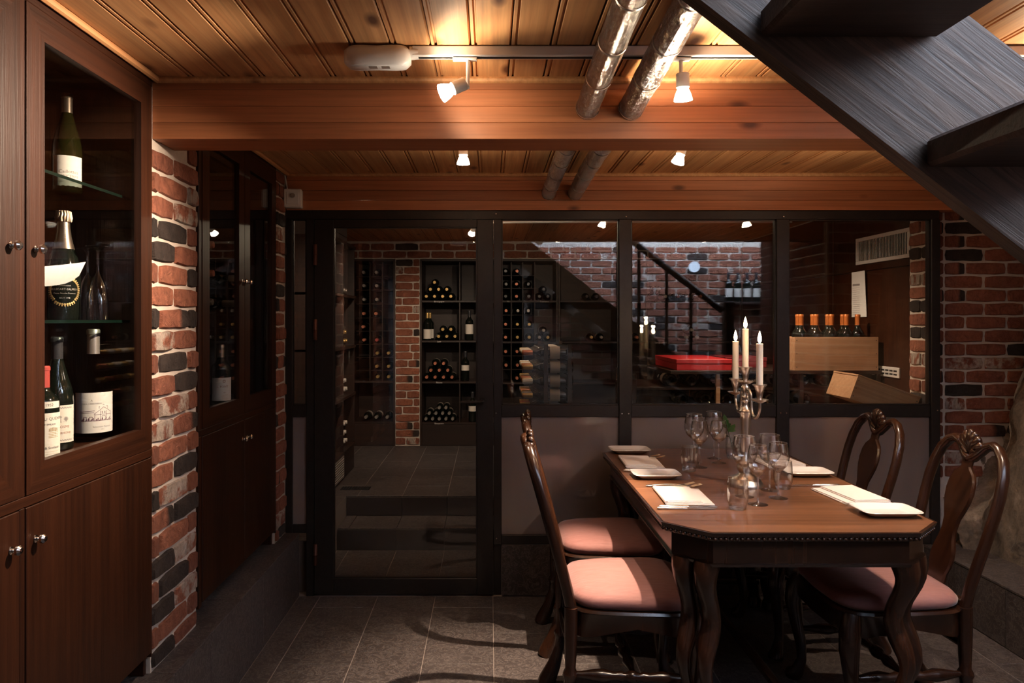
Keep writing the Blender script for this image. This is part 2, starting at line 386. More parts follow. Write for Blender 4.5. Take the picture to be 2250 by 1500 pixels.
def mkobj(name, data, parent=None, loc=(0, 0, 0), rot=(0, 0, 0), scale=None):
    o = bpy.data.objects.new(name, data); COL.objects.link(o); o.location = loc; o.rotation_euler = rot
    if scale: o.scale = scale
    if parent is not None: o.parent = parent
    return o
def tag(o, label, cat, group=None):
    o['label'] = label; o['category'] = cat
    if group: o['group'] = group
    return o
def thing(name, label, cat, loc=(0, 0, 0), rz=0.0, group=None):
    o = mkobj(name, None, None, loc, (0, 0, rz)); o.empty_display_size = 0.05
    return tag(o, label, cat, group)
def struct(o): o['kind'] = 'structure'; return o
def sempty(name): return struct(mkobj(name, None))
def copy_tree(o, loc=None, rz=None, label=None, group=None):
    r = o.copy(); COL.objects.link(r)
    if loc is not None: r.location = loc
    if rz is not None: r.rotation_euler = (0, 0, rz)
    if label: r['label'] = label
    if group: r['group'] = group
    for ch in o.children:
        c = ch.copy(); COL.objects.link(c); c.parent = r
        for g in ch.children:
            d = g.copy(); COL.objects.link(d); d.parent = c
    return r
def px(x, y, Y): return ((x-1075)*Y/1600, Y, 1.44-(y-703)*Y/1600)
def text_mesh(body, size, name='lettering', align='CENTER'):
    cu = bpy.data.curves.new(name, 'FONT'); cu.body = body; cu.size = size; cu.align_x = align; cu.align_y = 'CENTER'; cu.resolution_u = 2
    o = bpy.data.objects.new(name, cu); COL.objects.link(o)
    bpy.context.view_layer.update()
    me = bpy.data.meshes.new_from_object(o.evaluated_get(bpy.context.evaluated_depsgraph_get()))
    vs = [tuple(v.co) for v in me.vertices]; fs = [tuple(p.vertices) for p in me.polygons]
    bpy.data.objects.remove(o); bpy.data.curves.remove(cu); bpy.data.meshes.remove(me)
    return vs, fs
def add_text(mb, body, size, fn, mi=0):
    vs, fs = text_mesh(body, size); mb.add([fn(p) for p in vs], fs, mi)

# ------------------------------------------------------------------ bricks
def brick_mesh(seed, Lx=0.217, H=0.0635, D=0.020):
    rnd = random.Random(seed); n = []
    def edge(a, b, k):
        for i in range(k):
            t = i/k; yield (a[0]+(b[0]-a[0])*t, a[1]+(b[1]-a[1])*t)
    hx, hz = Lx/2, H/2
    pts = list(edge((-hx, -hz), (hx, -hz), 4)) + list(edge((hx, -hz), (hx, hz), 2)) + list(edge((hx, hz), (-hx, hz), 4)) + list(edge((-hx, hz), (-hx, -hz), 2))
    out = []
    for (x, z) in pts:
        corner = abs(abs(x)-hx) < 1e-6 and abs(abs(z)-hz) < 1e-6
        k = 0.005 if corner else 0.0
        out.append((x-math.copysign(k, x)+rnd.uniform(-.0022, .0022), z-math.copysign(k*.7, z)+rnd.uniform(-.0022, .0022)))
    m = len(out); vs = []; fs = []
    for (x, z) in out: vs.append((x, 0.0, z))                          # back ring (local y = depth, -y is outward)
    for (x, z) in out: vs.append((x*0.995, -D*0.72, z*0.985))
    for (x, z) in out: vs.append((x-math.copysign(.0045, x), -D+rnd.uniform(-.0025, .0015), z-math.copysign(.004, z)))
    for i in range(m):
        j = (i+1) % m
        fs.append((i, j, m+j, m+i)); fs.append((m+i, m+j, 2*m+j, 2*m+i))
    vs.append((0, -D-rnd.uniform(0, .002), 0))
    for i in range(m): fs.append((2*m+i, 2*m+(i+1) % m, 3*m))
    mb = MB(); mb.add(vs, fs); return mb
BRICK = {}
for kind in ('red', 'dark', 'white', 'half'):
    BRICK[kind] = [brick_mesh(i*13+len(kind)).mesh('brick', 'b_'+kind, 40) for i in range(5)]
KC = {'r': 'red', 'd': 'dark', 'w': 'white', 'h': 'half'}
def pick_kind(rnd):
    t = rnd.random(); return 'red' if t < .74 else 'dark' if t < .86 else 'white' if t < .94 else 'half'
def brick_at(parent, p, rz, w, kind, rnd, h=1.0):
    o = mkobj('brick', rnd.choice(BRICK[kind]), parent, p, (rnd.uniform(-.012, .012), rnd.uniform(-.008, .008), rz), (w/0.217*rnd.choice((1, 1)), rnd.uniform(.8, 1.2), h))
    return o
def brick_run(parent, fn, rz, u0, u1, z0, z1, joint_a, joint_b, zj, course=0.0725, unit=0.227, pattern=None, skip=None, seed=1, minw=0.018):
    """rows of bricks: rows with even index use joints joint_a, odd rows joint_b (metres along u); zj a bed joint height = bottom of row 0"""
    rnd = random.Random(seed)
    r0 = math.floor((z0-zj)/course+0.3); r1 = math.ceil((z1-zj)/course-0.3)
    for r in range(r0, r1):
        zb = zj+r*course; zc = zb+course/2; h = 1.0
        lo, hi = max(zb+.0045, z0+.002), min(zb+course-.0045, z1-.002)
        if hi-lo < .012: continue
        zc = (lo+hi)/2; h = (hi-lo)/0.0635
        ja = joint_a if r % 2 == 0 else joint_b
        k0 = math.floor((u0-ja)/unit); k = k0; col = 0
        while ja+k*unit < u1-.002:
            a = max(ja+k*unit+.005, u0+.002); b = min(ja+(k+1)*unit-.005, u1-.002); k += 1
            if b-a < minw: continue
            uc = (a+b)/2
            if skip and skip(uc, zc): continue
            kind = pick_kind(rnd)
            if pattern and r in pattern:
                s = pattern[r]; kind = KC[s[min(col, len(s)-1)]]
            col += 1
            brick_at(parent, fn(uc, zc), rz, b-a, kind, rnd, h)

# ================================================================== SETTING: floors
floor = struct(MB().box(-1.5, 3.4, -2.6, 4.56, -0.12, -0.0018).obj('floor', 'grout'))
def tiles(parent, x0, x1, y0, y1, z, clip=None, off=0):
    cache = {}
    k = math.floor((x0+0.881)/0.3); 
    while -0.881+0.3*k < x1-0.004:
        xa = max(-0.881+0.3*k, x0); xb = min(-0.881+0.3*(k+1), x1)
        base = 3.051 if (k % 2 == off) else 3.351
        j = math.floor((y0-base)/0.6)
        while base+0.6*j < y1-0.004:
            ya = max(base+0.6*j, y0); yb = min(base+0.6*(j+1), y1); j += 1
            w, d = round(xb-xa-.0030, 4), round(yb-ya-.0030, 4)
            if w < .01 or d < .01: continue
            if (w, d) not in cache:
                cache[(w, d)] = MB().box(-w/2, w/2, -d/2, d/2, -0.008, 0.0, 0.0012).mesh('floor_tile', 'tile', 0)
            mkobj('floor_tile', cache[(w, d)], parent, ((xa+xb)/2, (ya+yb)/2, z))
        k += 1
tiles(floor, -0.993, 2.27, 1.0, 3.80, 0.0)
tiles(floor, 2.27, 3.3, 1.1, 2.5, 0.0)
tiles(floor, -0.993, 0.35, -2.5, 1.0, 0.0)
tiles(floor, -0.951, 0.057, 3.86, 4.56, 0.0)
# raised cellar floor, two steps behind the door
cfloor = sempty('floor_cellar')
MB().box(-1.6, 2.6, 4.87, 7.3, -0.1, 0.266).obj('slab', 'grout', cfloor)
MB().box(0.06, 2.6, 3.87, 4.87, -0.1, 0.266).obj('slab', 'grout', cfloor)
MB().box(-1.6, -0.955, 3.87, 4.87, -0.1, 0.266).obj('slab', 'grout', cfloor)
tiles(cfloor, -1.45, 2.37, 4.86, 6.80, 0.268)
tiles(cfloor, 0.06, 2.37, 3.87, 4.86, 0.268)
tiles(cfloor, -1.45, -0.955, 3.87, 4.86, 0.268)
step = struct(MB().box(-0.953, 0.058, 4.565, 4.868, -0.1, 0.128).obj('floor_step', 'tile'))
tiles(step, -0.951, 0.057, 4.562, 4.858, 0.137)
for (y, z0, z1) in ((4.560, 0.002, 0.128), (4.858, 0.139, 0.259)):
    for (a, b) in ((-0.951, -0.583), (-0.579, -0.283), (-0.279, 0.057)):
        MB().box(a, b, y-0.004, y+0.006, z0, z1, 0.001).obj('riser_tile', 'darkbox', step, smooth=0)

# ================================================================== walls
XW = -1.06
wl = struct(MB().box(-1.56, -1.50, -2.6, 3.9, -0.1, 2.3).box(-1.5, -1.067, 2.291, 2.648, 0.32, 2.20).box(-1.5, -1.067, 3.62, 3.90, 0.32, 2.20)
            .box(-1.5, -1.062, -2.6, 0.985, 0.0, 2.2).obj('wall_left', 'mortar', smooth=0))
patL = {9: 'rr', 10: 'rdr', 0: 'dhd', 1: 'rr', 2: 'rrd', 3: 'dr', 4: 'ddr', 5: 'rw', 6: 'rrw', 7: 'rr', 8: 'rrd', -1: 'wr', -2: 'rdr', -3: 'rd', -4: 'rwr',
        -5: 'wh', -6: 'rrr', -7: 'rd', -8: 'dwr', -9: 'hd', -10: 'rrr', -11: 'dw', -12: 'rdr', -13: 'dw', -14: 'rrr', -15: 'dr'}
brick_run(wl, lambda u, z: (-1.078, u, z), PI/2, 2.293, 2.646, 0.336, 2.195, 2.339, 2.4545, 1.4075, pattern=patL, seed=3, skip=lambda u, z: z > 1.995 and u < 2.46)
brick_run(wl, lambda u, z: (-1.078, u, z), PI/2, 3.622, 3.795, 0.336, 2.19, 3.55, 3.664, 1.4075, seed=5)
brick_run(wl, lambda u, z: (-1.062, u, z), PI/2, 0.0, 0.98, 0.336, 2.19, 0.05, 0.16, 1.4075, seed=8)
# ledge of slate along the left wall
ledge = struct(MB().box(-1.5, -1.000, -2.6, 3.796, -0.05, 0.318).obj('trim_1', 'grout', smooth=0))
for i in range(7):
    y0 = 3.796-0.6*(i+1); y1 = 3.796-0.6*i
    if i == 6: y0 = -0.5
    MB().box(-1.001, -0.991, y0+.0015, y1-.0015, 0.003, 0.317, 0.001).obj('ledge_tile', 'tile', ledge, smooth=0)
    o = 0.3 if i else 0.0
    MB().box(-1.47, -0.989, y0+o+.0015, y1+(0.3 if i else 0)-.0015 if i else y1-.0015, 0.3185, 0.3285, 0.001).obj('ledge_tile', 'tile', ledge, smooth=0) if i else \
        MB().box(-1.47, -0.989, 3.498, 3.7945, 0.3185, 0.3285, 0.001).obj('ledge_tile', 'tile', ledge, smooth=0)

# front facing brick wall right of the partition
YB = 3.905
wb = struct(MB().box(2.39, 3.4, YB-.011, YB+0.10, -0.1, 2.3).obj('wall_back', 'mortar', smooth=0))
rockline = lambda x: 0.585+max(0, (x-2.45))*0.62+0.05*math.sin(x*19)
patR = {0: 'drrr', 1: 'hrrr', -1: 'hrrr', -2: 'rrrr', -3: 'hrrr', -4: 'rrrr', -5: 'rrrr', -6: 'rrrr', -7: 'rrdr', -8: 'wwrr', -9: 'rrrr', -10: 'drrr',
        -11: 'wrrr', -12: 'rrrr', -13: 'rhdr', -14: 'rrrr', -15: 'wrrr', -16: 'rrrr'}
brick_run(wb, lambda u, z: (u, YB, z), 0.0, 2.432, 3.38, 0.5, 2.19, 2.6418-0.2205*2, 2.543-0.2205, 1.751, 0.0722, 0.2205, pattern=patR,
          skip=lambda u, z: z < rockline(u), seed=11)
rr = random.Random(4)
for r in range(-16, 6):       # the narrow corner slips of the jamb
    brick_at(wb, (2.409, YB, 1.751+0.0722*(r+.5)), 0, 0.026, pick_kind(rr) if rr.random() < .5 else 'red', rr)
# bedrock and right alcove
def rockgrid(P, nu, nv, amp, seed):
    vs = []; fs = []
    for i in range(nu+1):
        for j in range(nv+1):
            p, nrm = P(i/nu, j/nv); q = Vector(p)
            d = mnoise.fractal(q*3.1+Vector((seed, 0, 0)), 0.8, 2.1, 6)*amp + mnoise.noise(q*1.4)*amp*.6
            vs.append(q+Vector(nrm)*d)
    for i in range(nu):
        for j in range(nv):
            a = i*(nv+1)+j; fs.append((a, a+1, a+nv+2, a+nv+1))
    mb = MB(); mb.add(vs, fs); return mb
def rockP(u, v):
    # path: along the back wall then along the right wall
    if u < 0.42:
        t = u/0.42; x = 2.425+t*0.42; y = 3.93-0.05*t; top = rockline(x)+0.03; n = (0, -1, 0)
        z = 0.24+(top-0.24)*v; y -= (1-v)**1.2*0.24+0.02
        return (x, y, z), n
    t = (u-0.42)/0.58; x = 2.845+0.06*t; y = 3.88-1.5*t; top = 0.85+1.35*min(1, t*4); z = 0.24+(top-0.24)*v
    return (x-(1-v)**.8*0.36, y, z), (-1, 0, 0)
wr = struct(MB().box(2.93, 3.4, 2.45, 3.93, -0.1, 2.3).obj('wall_right', 'plaster', smooth=0))
rockgrid(rockP, 120, 50, 0.065, 3.3).obj('bedrock', 'rock', wr, smooth=60)
# right ledge, tiled
rl = struct(MB().box(2.275, 3.0, 2.5, 3.90, -0.05, 0.262).obj('trim_2', 'grout', smooth=0))
for i in range(5):
    y1 = 3.798-0.3*i; y0 = max(2.5, y1-0.3)
    MB().box(2.266, 2.276, y0+.0015, y1-.0015, 0.003, 0.258, 0.001).obj('ledge_tile', 'tile', rl, smooth=0)
    MB().box(2.264, 2.60, y0+.0015, y1-.0015, 0.261, 0.271, 0.001).obj('ledge_tile', 'tile', rl, smooth=0)
# brick pier closing the alcove toward the camera side (seen as a reflection in the panes)
wp = struct(MB().box(2.389, 3.4, 1.25, 2.489, -0.1, 2.3).obj('wall_pier', 'mortar', smooth=0))
brick_run(wp, lambda u, z: (u, 2.478, z), PI, 2.402, 3.35, 0.02, 2.19, 2.35, 2.46, 1.4075, 0.0725, 0.22, seed=21)
brick_run(wp, lambda u, z: (2.40, u, z), -PI/2, 1.26, 2.476, 0.02, 2.19, 1.2, 1.31, 1.4075, 0.0725, 0.22, seed=22)
# brick wall behind the staircase
ws = struct(MB().box(0.36, 3.4, -0.05, 0.096, -0.1, 2.32).obj('wall_stair', 'mortar', smooth=0))
brick_run(ws, lambda u, z: (u, 0.085, z), PI, 0.38, 3.0, 0.75, 2.2, 0.40, 0.51, 1.4075, 0.0725, 0.22, seed=31,
          skip=lambda u, z: z < 1.75-0.77*(u-0.3)-0.25)
wback = struct(MB().box(-1.6, 3.5, -2.66, -2.6, -0.1, 4.2).obj('wall_front', 'plaster', smooth=0))
struct(MB().box(3.4, 3.46, -2.6, 7.4, -0.1, 2.35).obj('wall_far_right', 'plaster', smooth=0))

# ================================================================== ceiling
ZC = 2.205
ceil = sempty('ceiling')
BW = 0.1115
def board_mesh(Ly):
    # tongue and groove board, bead along both edges, local length along Y from 0
    h = BW/2
    pr = [(-h+.0016, .014), (-h+.0016, .003), (-h+.0032, 0), (-h+.0100, 0), (-h+.0118, .007), (-h+.0165, .007), (-h+.0188, 0),
          (h-.005, 0), (h-.0016, .006), (h-.0016, .014)]
    mb = MB(); n = len(pr)
    mb.add([(x, 0, z) for x, z in pr]+[(x, Ly, z) for x, z in pr], [(i, i+n, i+1+n, i+1) for i in range(n-1)]+[tuple(range(n)), tuple(reversed(range(n, 2*n)))])
    return mb.mesh('ceiling_board', 'pine', 25)
def boards(parent, x0, x1, spans, z):
    cache = {}
    nb = int(round((x1-x0)/BW))
    for i in range(nb):
        x = x0+BW*(i+.5)
        for (a, b, cond) in spans:
            if cond and not cond(x): continue
            Lk = round(b-a, 3)
            if Lk not in cache: cache[Lk] = board_mesh(Lk)
            mkobj('ceiling_board', cache[Lk], parent, (x, a, z))
inhole = lambda x: -0.42 < x < 3.32
boards(ceil, -1.055, 3.405, [(-2.59, 2.30, lambda x: not inhole(x)), (1.115, 2.30, inhole), (-2.59, 0.08, lambda x: -0.42 < x < 0.36)], ZC)
boards(ceil, -1.055, 2.90, [(2.47, 3.80, None)], ZC)
MB().box(-1.6, -0.42, -2.6, 3.9, 2.219, 2.30).box(-0.42, 3.46, 1.115, 3.9, 2.219, 2.30).box(-0.42, 0.36, -2.6, 0.08, 2.219, 2.30).box(0.36, 3.46, -2.6, 0.0, 2.25, 2.30).obj('deck', 'plaster', ceil, smooth=0)
# upper stairwell with its window at the right end
struct(MB().box(-0.48, -0.42, 0.0, 1.17, 2.30, 4.1).box(3.34, 3.40, 0.0, 1.17, 2.22, 2.40).box(3.34, 3.40, 0.0, 1.17, 3.56, 4.1).box(3.34, 3.40, 0.0, 0.13, 2.40, 3.56).box(3.34, 3.40, 1.07, 1.17, 2.40, 3.56)
       .box(-0.42, 0.62, 1.115, 1.17, 2.30, 4.1).box(2.88, 3.34, 1.115, 1.17, 2.30, 4.1).box(0.62, 2.88, 1.115, 1.17, 2.30, 2.47).box(0.62, 2.88, 1.115, 1.17, 3.43, 4.1).box(-0.42, 3.34, 0.0, 0.08, 2.32, 4.1).box(-0.5, 3.40, 0.0, 1.17, 4.1, 4.15).obj('wall_stairwell', 'whiteplaster', smooth=0))
wsw = sempty('window_5'); MB().box(3.36, 3.37, 0.131, 1.069, 2.401, 3.559).obj('sky_pane', 'skypane', wsw, smooth=0)
for (a, b, c, d) in ((.131, .17, 2.401, 3.559), (1.03, 1.069, 2.401, 3.559), (.1705, 1.0295, 2.401, 2.44), (.1705, 1.0295, 3.52, 3.559)): MB().box(3.345, 3.3595, a, b, c, d).obj('window_frame', 'white', wsw, smooth=0)
wsx = sempty('window_6'); MB().box(0.621, 2.879, 1.145, 1.155, 2.471, 3.429).obj('sky_pane', 'skypane', wsx, smooth=0)  # added unseen window with a glowing pane, set around the landing fill light
for (a, b, c, d) in ((.621, .66, 2.471, 3.429), (2.84, 2.879, 2.471, 3.429), (1.73, 1.77, 2.5105, 3.3895), (.6605, 2.8395, 2.471, 2.51), (.6605, 2.8395, 3.39, 3.429)): MB().box(a, b, 1.12, 1.1445, c, d).obj('window_frame', 'white', wsx, smooth=0)
beam1 = sempty('trim_3'); beam2 = sempty('trim_4')
for k in range(4):
    z0 = 2.013+.052*k; z1 = z0+.0515
    MB().box(-1.0665, 3.4, 2.305, 2.465, z0, z1, .0012).obj('lamella', 'beam', beam1)
    MB().box(-1.058, 2.95, 3.80, 3.90, z0+.001, z1, .0012).obj('lamella', 'beam', beam2)
for x in (0.355, 0.49):
    MB().lathe([(0, 0), (.011, 0), (.011, .002), (0, .002)], 16, mat=Matrix.Translation((x-.02, 2.3045, 2.098)) @ Matrix.Rotation(PI/2, 4, 'X')).obj('drill_hole', 'black', beam1)
# quarter-round mouldings
tm = sempty('trim_5')
def moulding(p0, p1):
    MB().tube([p0, p1], 0.011, 8).obj('moulding', 'pine', tm)
moulding((-1.047, -0.4, 2.198), (-1.047, 2.30, 2.198)); moulding((-1.04, 2.297, 2.198), (3.3, 2.297, 2.198))
moulding((-1.047, 2.47, 2.198), (-1.047, 3.79, 2.198)); moulding((-1.04, 3.793, 2.198), (2.9, 3.793, 2.198)); moulding((-1.04, 2.473, 2.198), (2.9, 2.473, 2.198))

# ================================================================== steel and glass partition
YP = 3.80
frame = sempty('trim_6')
def steel(name, x0, x1, z0, z1, y0=YP, y1=YP+.045): return MB().box(x0, x1, y0, y1, z0, z1, .0018).obj(name, 'steel', frame)
steel('header', -1.064, 2.349, 1.966, 2.010)
for (a, b) in ((0.0235, 0.064), (0.677, 0.741), (1.4986, 1.563), (2.304, 2.349)):
    steel('post', a, b, 0.271, 1.9655, YP-.008, YP+.05)
steel('post', -1.064, -1.028, 0.3295, 1.9655); steel('post', -0.955, -0.915, 0.0, 1.9655)
for (a, b) in ((0.0645, 0.6765), (0.7415, 1.498), (1.5635, 2.3035)):
    steel('rail', a, b, 0.934, 0.996); steel('rail', a, b, 0.271, 0.318)
steel('rail', -1.0275, -0.9555, 0.934, 0.996); steel('rail', -1.0275, -0.9555, 0.3295, 0.372)
steel('post', 0.0235, 0.064, 0.0, 0.2705, YP+.02, YP+.05)
bm = MB().lathe([(0, .0035), (.003, .003), (.0045, .001), (.0045, 0)], 10, mat=Matrix.Rotation(PI/2, 4, 'X')).mesh('bolt', 'knob')
for (x, y) in ((1090, 907), (1366, 908), (1381, 908), (1714, 907), (1727, 907), (2058, 901), (1376, 476), (1722, 476), (1091, 1182), (1709, 1184), (1090, 470)):
    p = px(x, y, YP); yy = YP-.0082 if 470 < y < 1300 and y not in (476, 470) else YP-.0005
    mkobj('bolt', bm, frame, (p[0], yy, p[2]))
def window(n, x0, x1, zl, with_text=False):
    w = sempty('window_%d' % n)
    MB().box(x0, x1, YP+.018, YP+.026, 0.997, 1.9655).obj('clear_pane', 'pane', w, smooth=0)
    if n > 1: MB().box(x0, x1, YP+.036, YP+.042, 0.997, 1.9655).obj('inner_pane', 'pane', w, smooth=0)
    MB().box(x0, x1, YP+.014, YP+.022, zl, 0.9335).obj('frosted_pane', 'frost', w, smooth=0)
    for (a, b, c, d) in ((x0, x0+.006, .997, 1.965), (x1-.006, x1, .997, 1.965), (x0, x1, .997, 1.003), (x0, x1, 1.959, 1.965)):
        MB().box(a, b, YP+.006, YP+.0175, c, d).obj('glazing_bead', 'steel', w, smooth=0)
    return w
window(1, -1.0275, -0.9555, 0.3725)
w2 = window(2, 0.0645, 0.6765, 0.3185)
window(3, 0.7415, 1.498, 0.3185); window(4, 1.5635, 2.3035, 0.3185)
mb = MB(); add_text(mb, 'CAV', 0.050, lambda p: (0.512+p[0], YP+.0135, 0.533+p[1]))
mb.obj('lettering', 'frostink', w2, smooth=0)
# slate upstand under the partition
up = struct(MB().box(0.064, 2.349, YP+.006, YP+.06, -0.02, 0.268).obj('baseboard_back', 'grout', smooth=0))
x = 0.066
while x < 2.26:
    b = min(x+0.597, 2.263); MB().box(x, b, YP-.002, YP+.008, 0.003, 0.2685, .001).obj('base_tile', 'tile', up, smooth=0); x += 0.6
# glass door
door = sempty('door_1')
DX0, DX1 = -0.912, 0.021
def dpart(name, x0, x1, z0, z1, m='steel', y0=YP-.004, y1=YP+.04): return MB().box(x0, x1, y0, y1, z0, z1, .0018).obj(name, m, door)
dpart('stile', DX0, -0.812, 0.012, 1.964); dpart('stile', -0.064, DX1, 0.012, 1.964)
dpart('top_rail', -0.8118, -0.0642, 1.924, 1.964); dpart('bottom_rail', -0.8118, -0.0642, 0.012, 0.093)
MB().box(-0.8118, -0.0642, YP+.014, YP+.022, 0.0935, 1.9235).obj('door_pane', 'pane', door, smooth=0)
for (a, b, c, d) in ((-.8118, -.806, .0935, 1.9235), (-.07, -.0642, .0935, 1.9235), (-.8118, -.0642, .0935, .0985), (-.8118, -.0642, 1.9185, 1.9235)):
    MB().box(a, b, YP-.002, YP+.0135, c, d).obj('glazing_bead', 'steel', door, smooth=0)
for z in (1.78, 1.39, 0.22):
    MB().lathe([(0, -.055), (.008, -.055), (.011, -.05), (.011, -.003), (.013, 0), (.011, .003), (.011, .05), (.008, .055), (0, .055)], 12, (-0.905, YP-.012, z)).obj('hinge', 'hinge', door)
hd = MB(); hd.lathe([(0, 0), (.019, 0), (.019, .006), (0, .006)], 16, mat=Matrix.Translation((-.035, YP-.0042, 1.02)) @ Matrix.Rotation(PI/2, 4, 'X'))
hd.tube([(-.035, YP-.008, 1.02), (-.035, YP-.045, 1.02), (-.045, YP-.052, 1.02), (-.15, YP-.05, 1.016)], [.008, .008, .009, .007], 10)
hd.obj('door_handle', 'steel', door)

# ================================================================== cellar shell
YCW = 6.80
wcb = struct(MB().box(-1.6, -0.878, YCW+.009, YCW+.08, 2.012, 2.3).box(-0.878, -0.648, YCW+.009, YCW+.4, -0.1, 2.3).box(-0.648, 2.6, YCW+.009, YCW+.08, 2.012, 2.3)
             .box(-1.6, 2.6, YCW+.40, YCW+.46, -0.1, 2.3).obj('wall_cellar_back', 'mortar', smooth=0))
patP = {}
brick_run(wcb, lambda u, z: (u, YCW+.02, z), 0.0, -1.45, 2.37, 2.012, 2.165, -1.45, -1.335, 2.0155, 0.0725, 0.2255, seed=41)
rnd = random.Random(9)
for r in range(24):
    z = 0.272+0.0725*(r+.5)
    if r % 2: segs = [(-0.876, -0.652, rnd.random())]
    else: segs = [(-0.876, -0.80+rnd.uniform(-.02, .06), 0), (0, -0.652, 0)]
    if r % 3 == 2: segs = [(-0.876, -0.715, 0), (0, -0.652, 0)]
    if len(segs) == 2: segs[1] = (segs[0][1]+.008, -0.652, 0)
    for (a, b, _) in segs: brick_at(wcb, ((a+b)/2, YCW+.02, z), 0, b-a, pick_kind(rnd), rnd)
wcl = struct(MB().box(-1.66, -1.439, 3.87, 7.3, -0.1, 2.3).obj('wall_cellar_left', 'mortar', smooth=0))
brick_run(wcl, lambda u, z: (-1.45, u, z), PI/2, 5.85, 6.78, 0.28, 2.16, 5.8, 5.91, 1.4075, seed=43)
brick_run(wcl, lambda u, z: (-1.45, u, z), PI/2, 3.89, 4.85, 0.98, 2.16, 3.9, 4.01, 1.4075, seed=44)
wcr = struct(MB().box(2.385, 2.6, 4.16, 7.3, -0.1, 2.3).box(2.359, 2.6, 3.91, 4.083, -0.1, 2.3).obj('wall_cellar_right', 'mortar', smooth=0))
brick_run(wcr, lambda u, z: (2.37, u, z), -PI/2, 3.912, 4.075, 0.28, 2.19, 3.86, 3.97, 1.4075, seed=45, pattern={r: s for r, s in zip(range(-14, 11), 'rdrrdrwrdrrwrdrdrwrdrrwrd')})
for (z0, z1) in ((0.27, 1.745), (1.75, 2.16)):
    for (a, b) in ((4.085, 5.0), (5.004, 5.9), (5.904, 6.79)):
        MB().box(2.362, 2.3848, a, b, z0, z1, .002).obj('wall_panel', 'oak', wcr)
cceil = sempty('ceiling_cellar')
boards(cceil, -1.46, 2.45, [(3.91, 6.82, None)], 2.175)
MB().box(-1.6, 2.6, 3.9, 7.3, 2.19, 2.30).obj('deck', 'plaster', cceil, smooth=0)

# ================================================================== bottles
ORD = ('first', 'second', 'third', 'fourth', 'fifth', 'sixth', 'seventh', 'eighth')
def prof_bordeaux(r=.0375, h=.30):
    return [(0, .012), (r*.55, .004), (r*.86, 0), (r*.97, .003), (r, .009), (r, h*.60), (r*.985, h*.635), (r*.88, h*.675), (r*.62, h*.715), (.0165, h*.755), (.0142, h*.79), (.0142, h*.962), (.0155, h*.965), (.0155, h*.99), (.013, h), (0, h)]
def prof_burgundy(r=.041, h=.30):
    return [(0, .012), (r*.55, .004), (r*.88, 0), (r*.98, .003), (r, .010), (r, h*.42), (r*.97, h*.48), (r*.86, h*.56), (r*.68, h*.64), (.020, h*.74), (.0152, h*.81), (.0142, h*.86), (.0142, h*.962), (.0155, h*.965), (.0155, h*.99), (.013, h), (0, h)]
def arc_label(mb, r, z0, z1, a0, a1, n=14, mi=0, wave=0.0):
    vs = []; fs = []
    for i in range(n+1):
        a = a0+(a1-a0)*i/n; w = wave*math.sin(i*2.1)
        vs += [(r*math.cos(a), r*math.sin(a), z0+w), (r*math.cos(a), r*math.sin(a), z1)]
    for i in range(n): fs.append((2*i, 2*i+2, 2*i+3, 2*i+1))
    mb.add(vs, fs, mi)
def wrap(r, zc, a=-PI/2, dx=0.0):
    # flat print (x right, y up) wrapped onto a cylinder whose front faces angle a
    return lambda p: (r*math.cos(a+(p[0]+dx)/r), r*math.sin(a+(p[0]+dx)/r), zc+p[1])
# lying rack bottle: axis along local -Y (neck toward -Y), low detail, one mesh with glass and capsule
def lying_mesh(cap, r=.0375, h=.30, seg=12):
    R = Matrix.Rotation(PI/2, 4, 'X')          # z up -> -y
    mb = MB(); pr = prof_bordeaux(r, h)
    mb.lathe(pr[1:12], seg, mat=R)
    mb.lathe([(.0150, h*.80), (.0152, h*.985), (.0135, h*1.003), (0, h*1.003)], seg, mi=1, mat=R)
    mb.lathe([(r*1.004, h*.26), (r*1.004, h*.46)], seg, mi=2, mat=R)
    return mb.mesh('wine_bottle', ['bottle', 'cap_'+cap, 'oldlabel'], 40)
LY = {c: lying_mesh(c) for c in ('gold', 'copper', 'white', 'black', 'grey', 'red')}
LYS = {c: lying_mesh(c, .030, .30) for c in ('grey',)}
def rack_bottle(p, cap, label, group, rz=0.0, tilt=0.0, small=False):
    """p: position of the neck tip; bottle runs back along +Y when rz = 0"""
    me = (LYS if small else LY)[cap]
    o = mkobj('wine_bottle', me, None, (p[0]-math.sin(rz)*.30, p[1]+math.cos(rz)*.30, p[2]), (tilt, 0, rz))
    return tag(o, label, 'wine bottle', group)

# ================================================================== wall racks at the back of the cellar
def rack(name, label, x0, x1, zs, vdiv, ydep=.36, hshelf=(), group=None):
    r = thing(name, label, 'wine rack', ((x0+x1)/2, YCW, 0.268), group=group)
    ox, oy, oz = r.location
    def bx(nm, a, b, c, d, e, f): return MB().box(a-ox, b-ox, c-oy, d-oy, e-oz, f-oz, .0015).obj(nm, 'rack', r)
    bx('back_panel', x0+.019, x1-.019, YCW+ydep-.004, YCW+ydep+.004, .268, 2.008)
    for (a, b) in ((x0, x0+.018), (x1-.018, x1)): bx('side_panel', a, b, YCW, YCW+ydep+.004, .268, 2.008)
    bx('top_panel', x0+.0185, x1-.0185, YCW, YCW+ydep-.005, 1.990, 2.008)
    bx('plinth', x0+.0185, x1-.0185, YCW+.004, YCW+.022, .268, zs[0]-.010)
    for z in zs: bx('shelf', x0+.0185, x1-.0185, YCW+.002, YCW+ydep-.005, z-.009, z+.009)
    for (xv, za, zb) in vdiv: bx('divider', xv-.006, xv+.006, YCW+.006, YCW+ydep-.005, za+.0095, zb-.0095)
    for (z, a, b) in hshelf: bx('cell_shelf', a+.0065, b-.0065, YCW+.012, YCW+ydep-.006, z-.003, z+.003)
    return r
K = YCW/1600
zpx = lambda y: 1.44-(y-703)*K
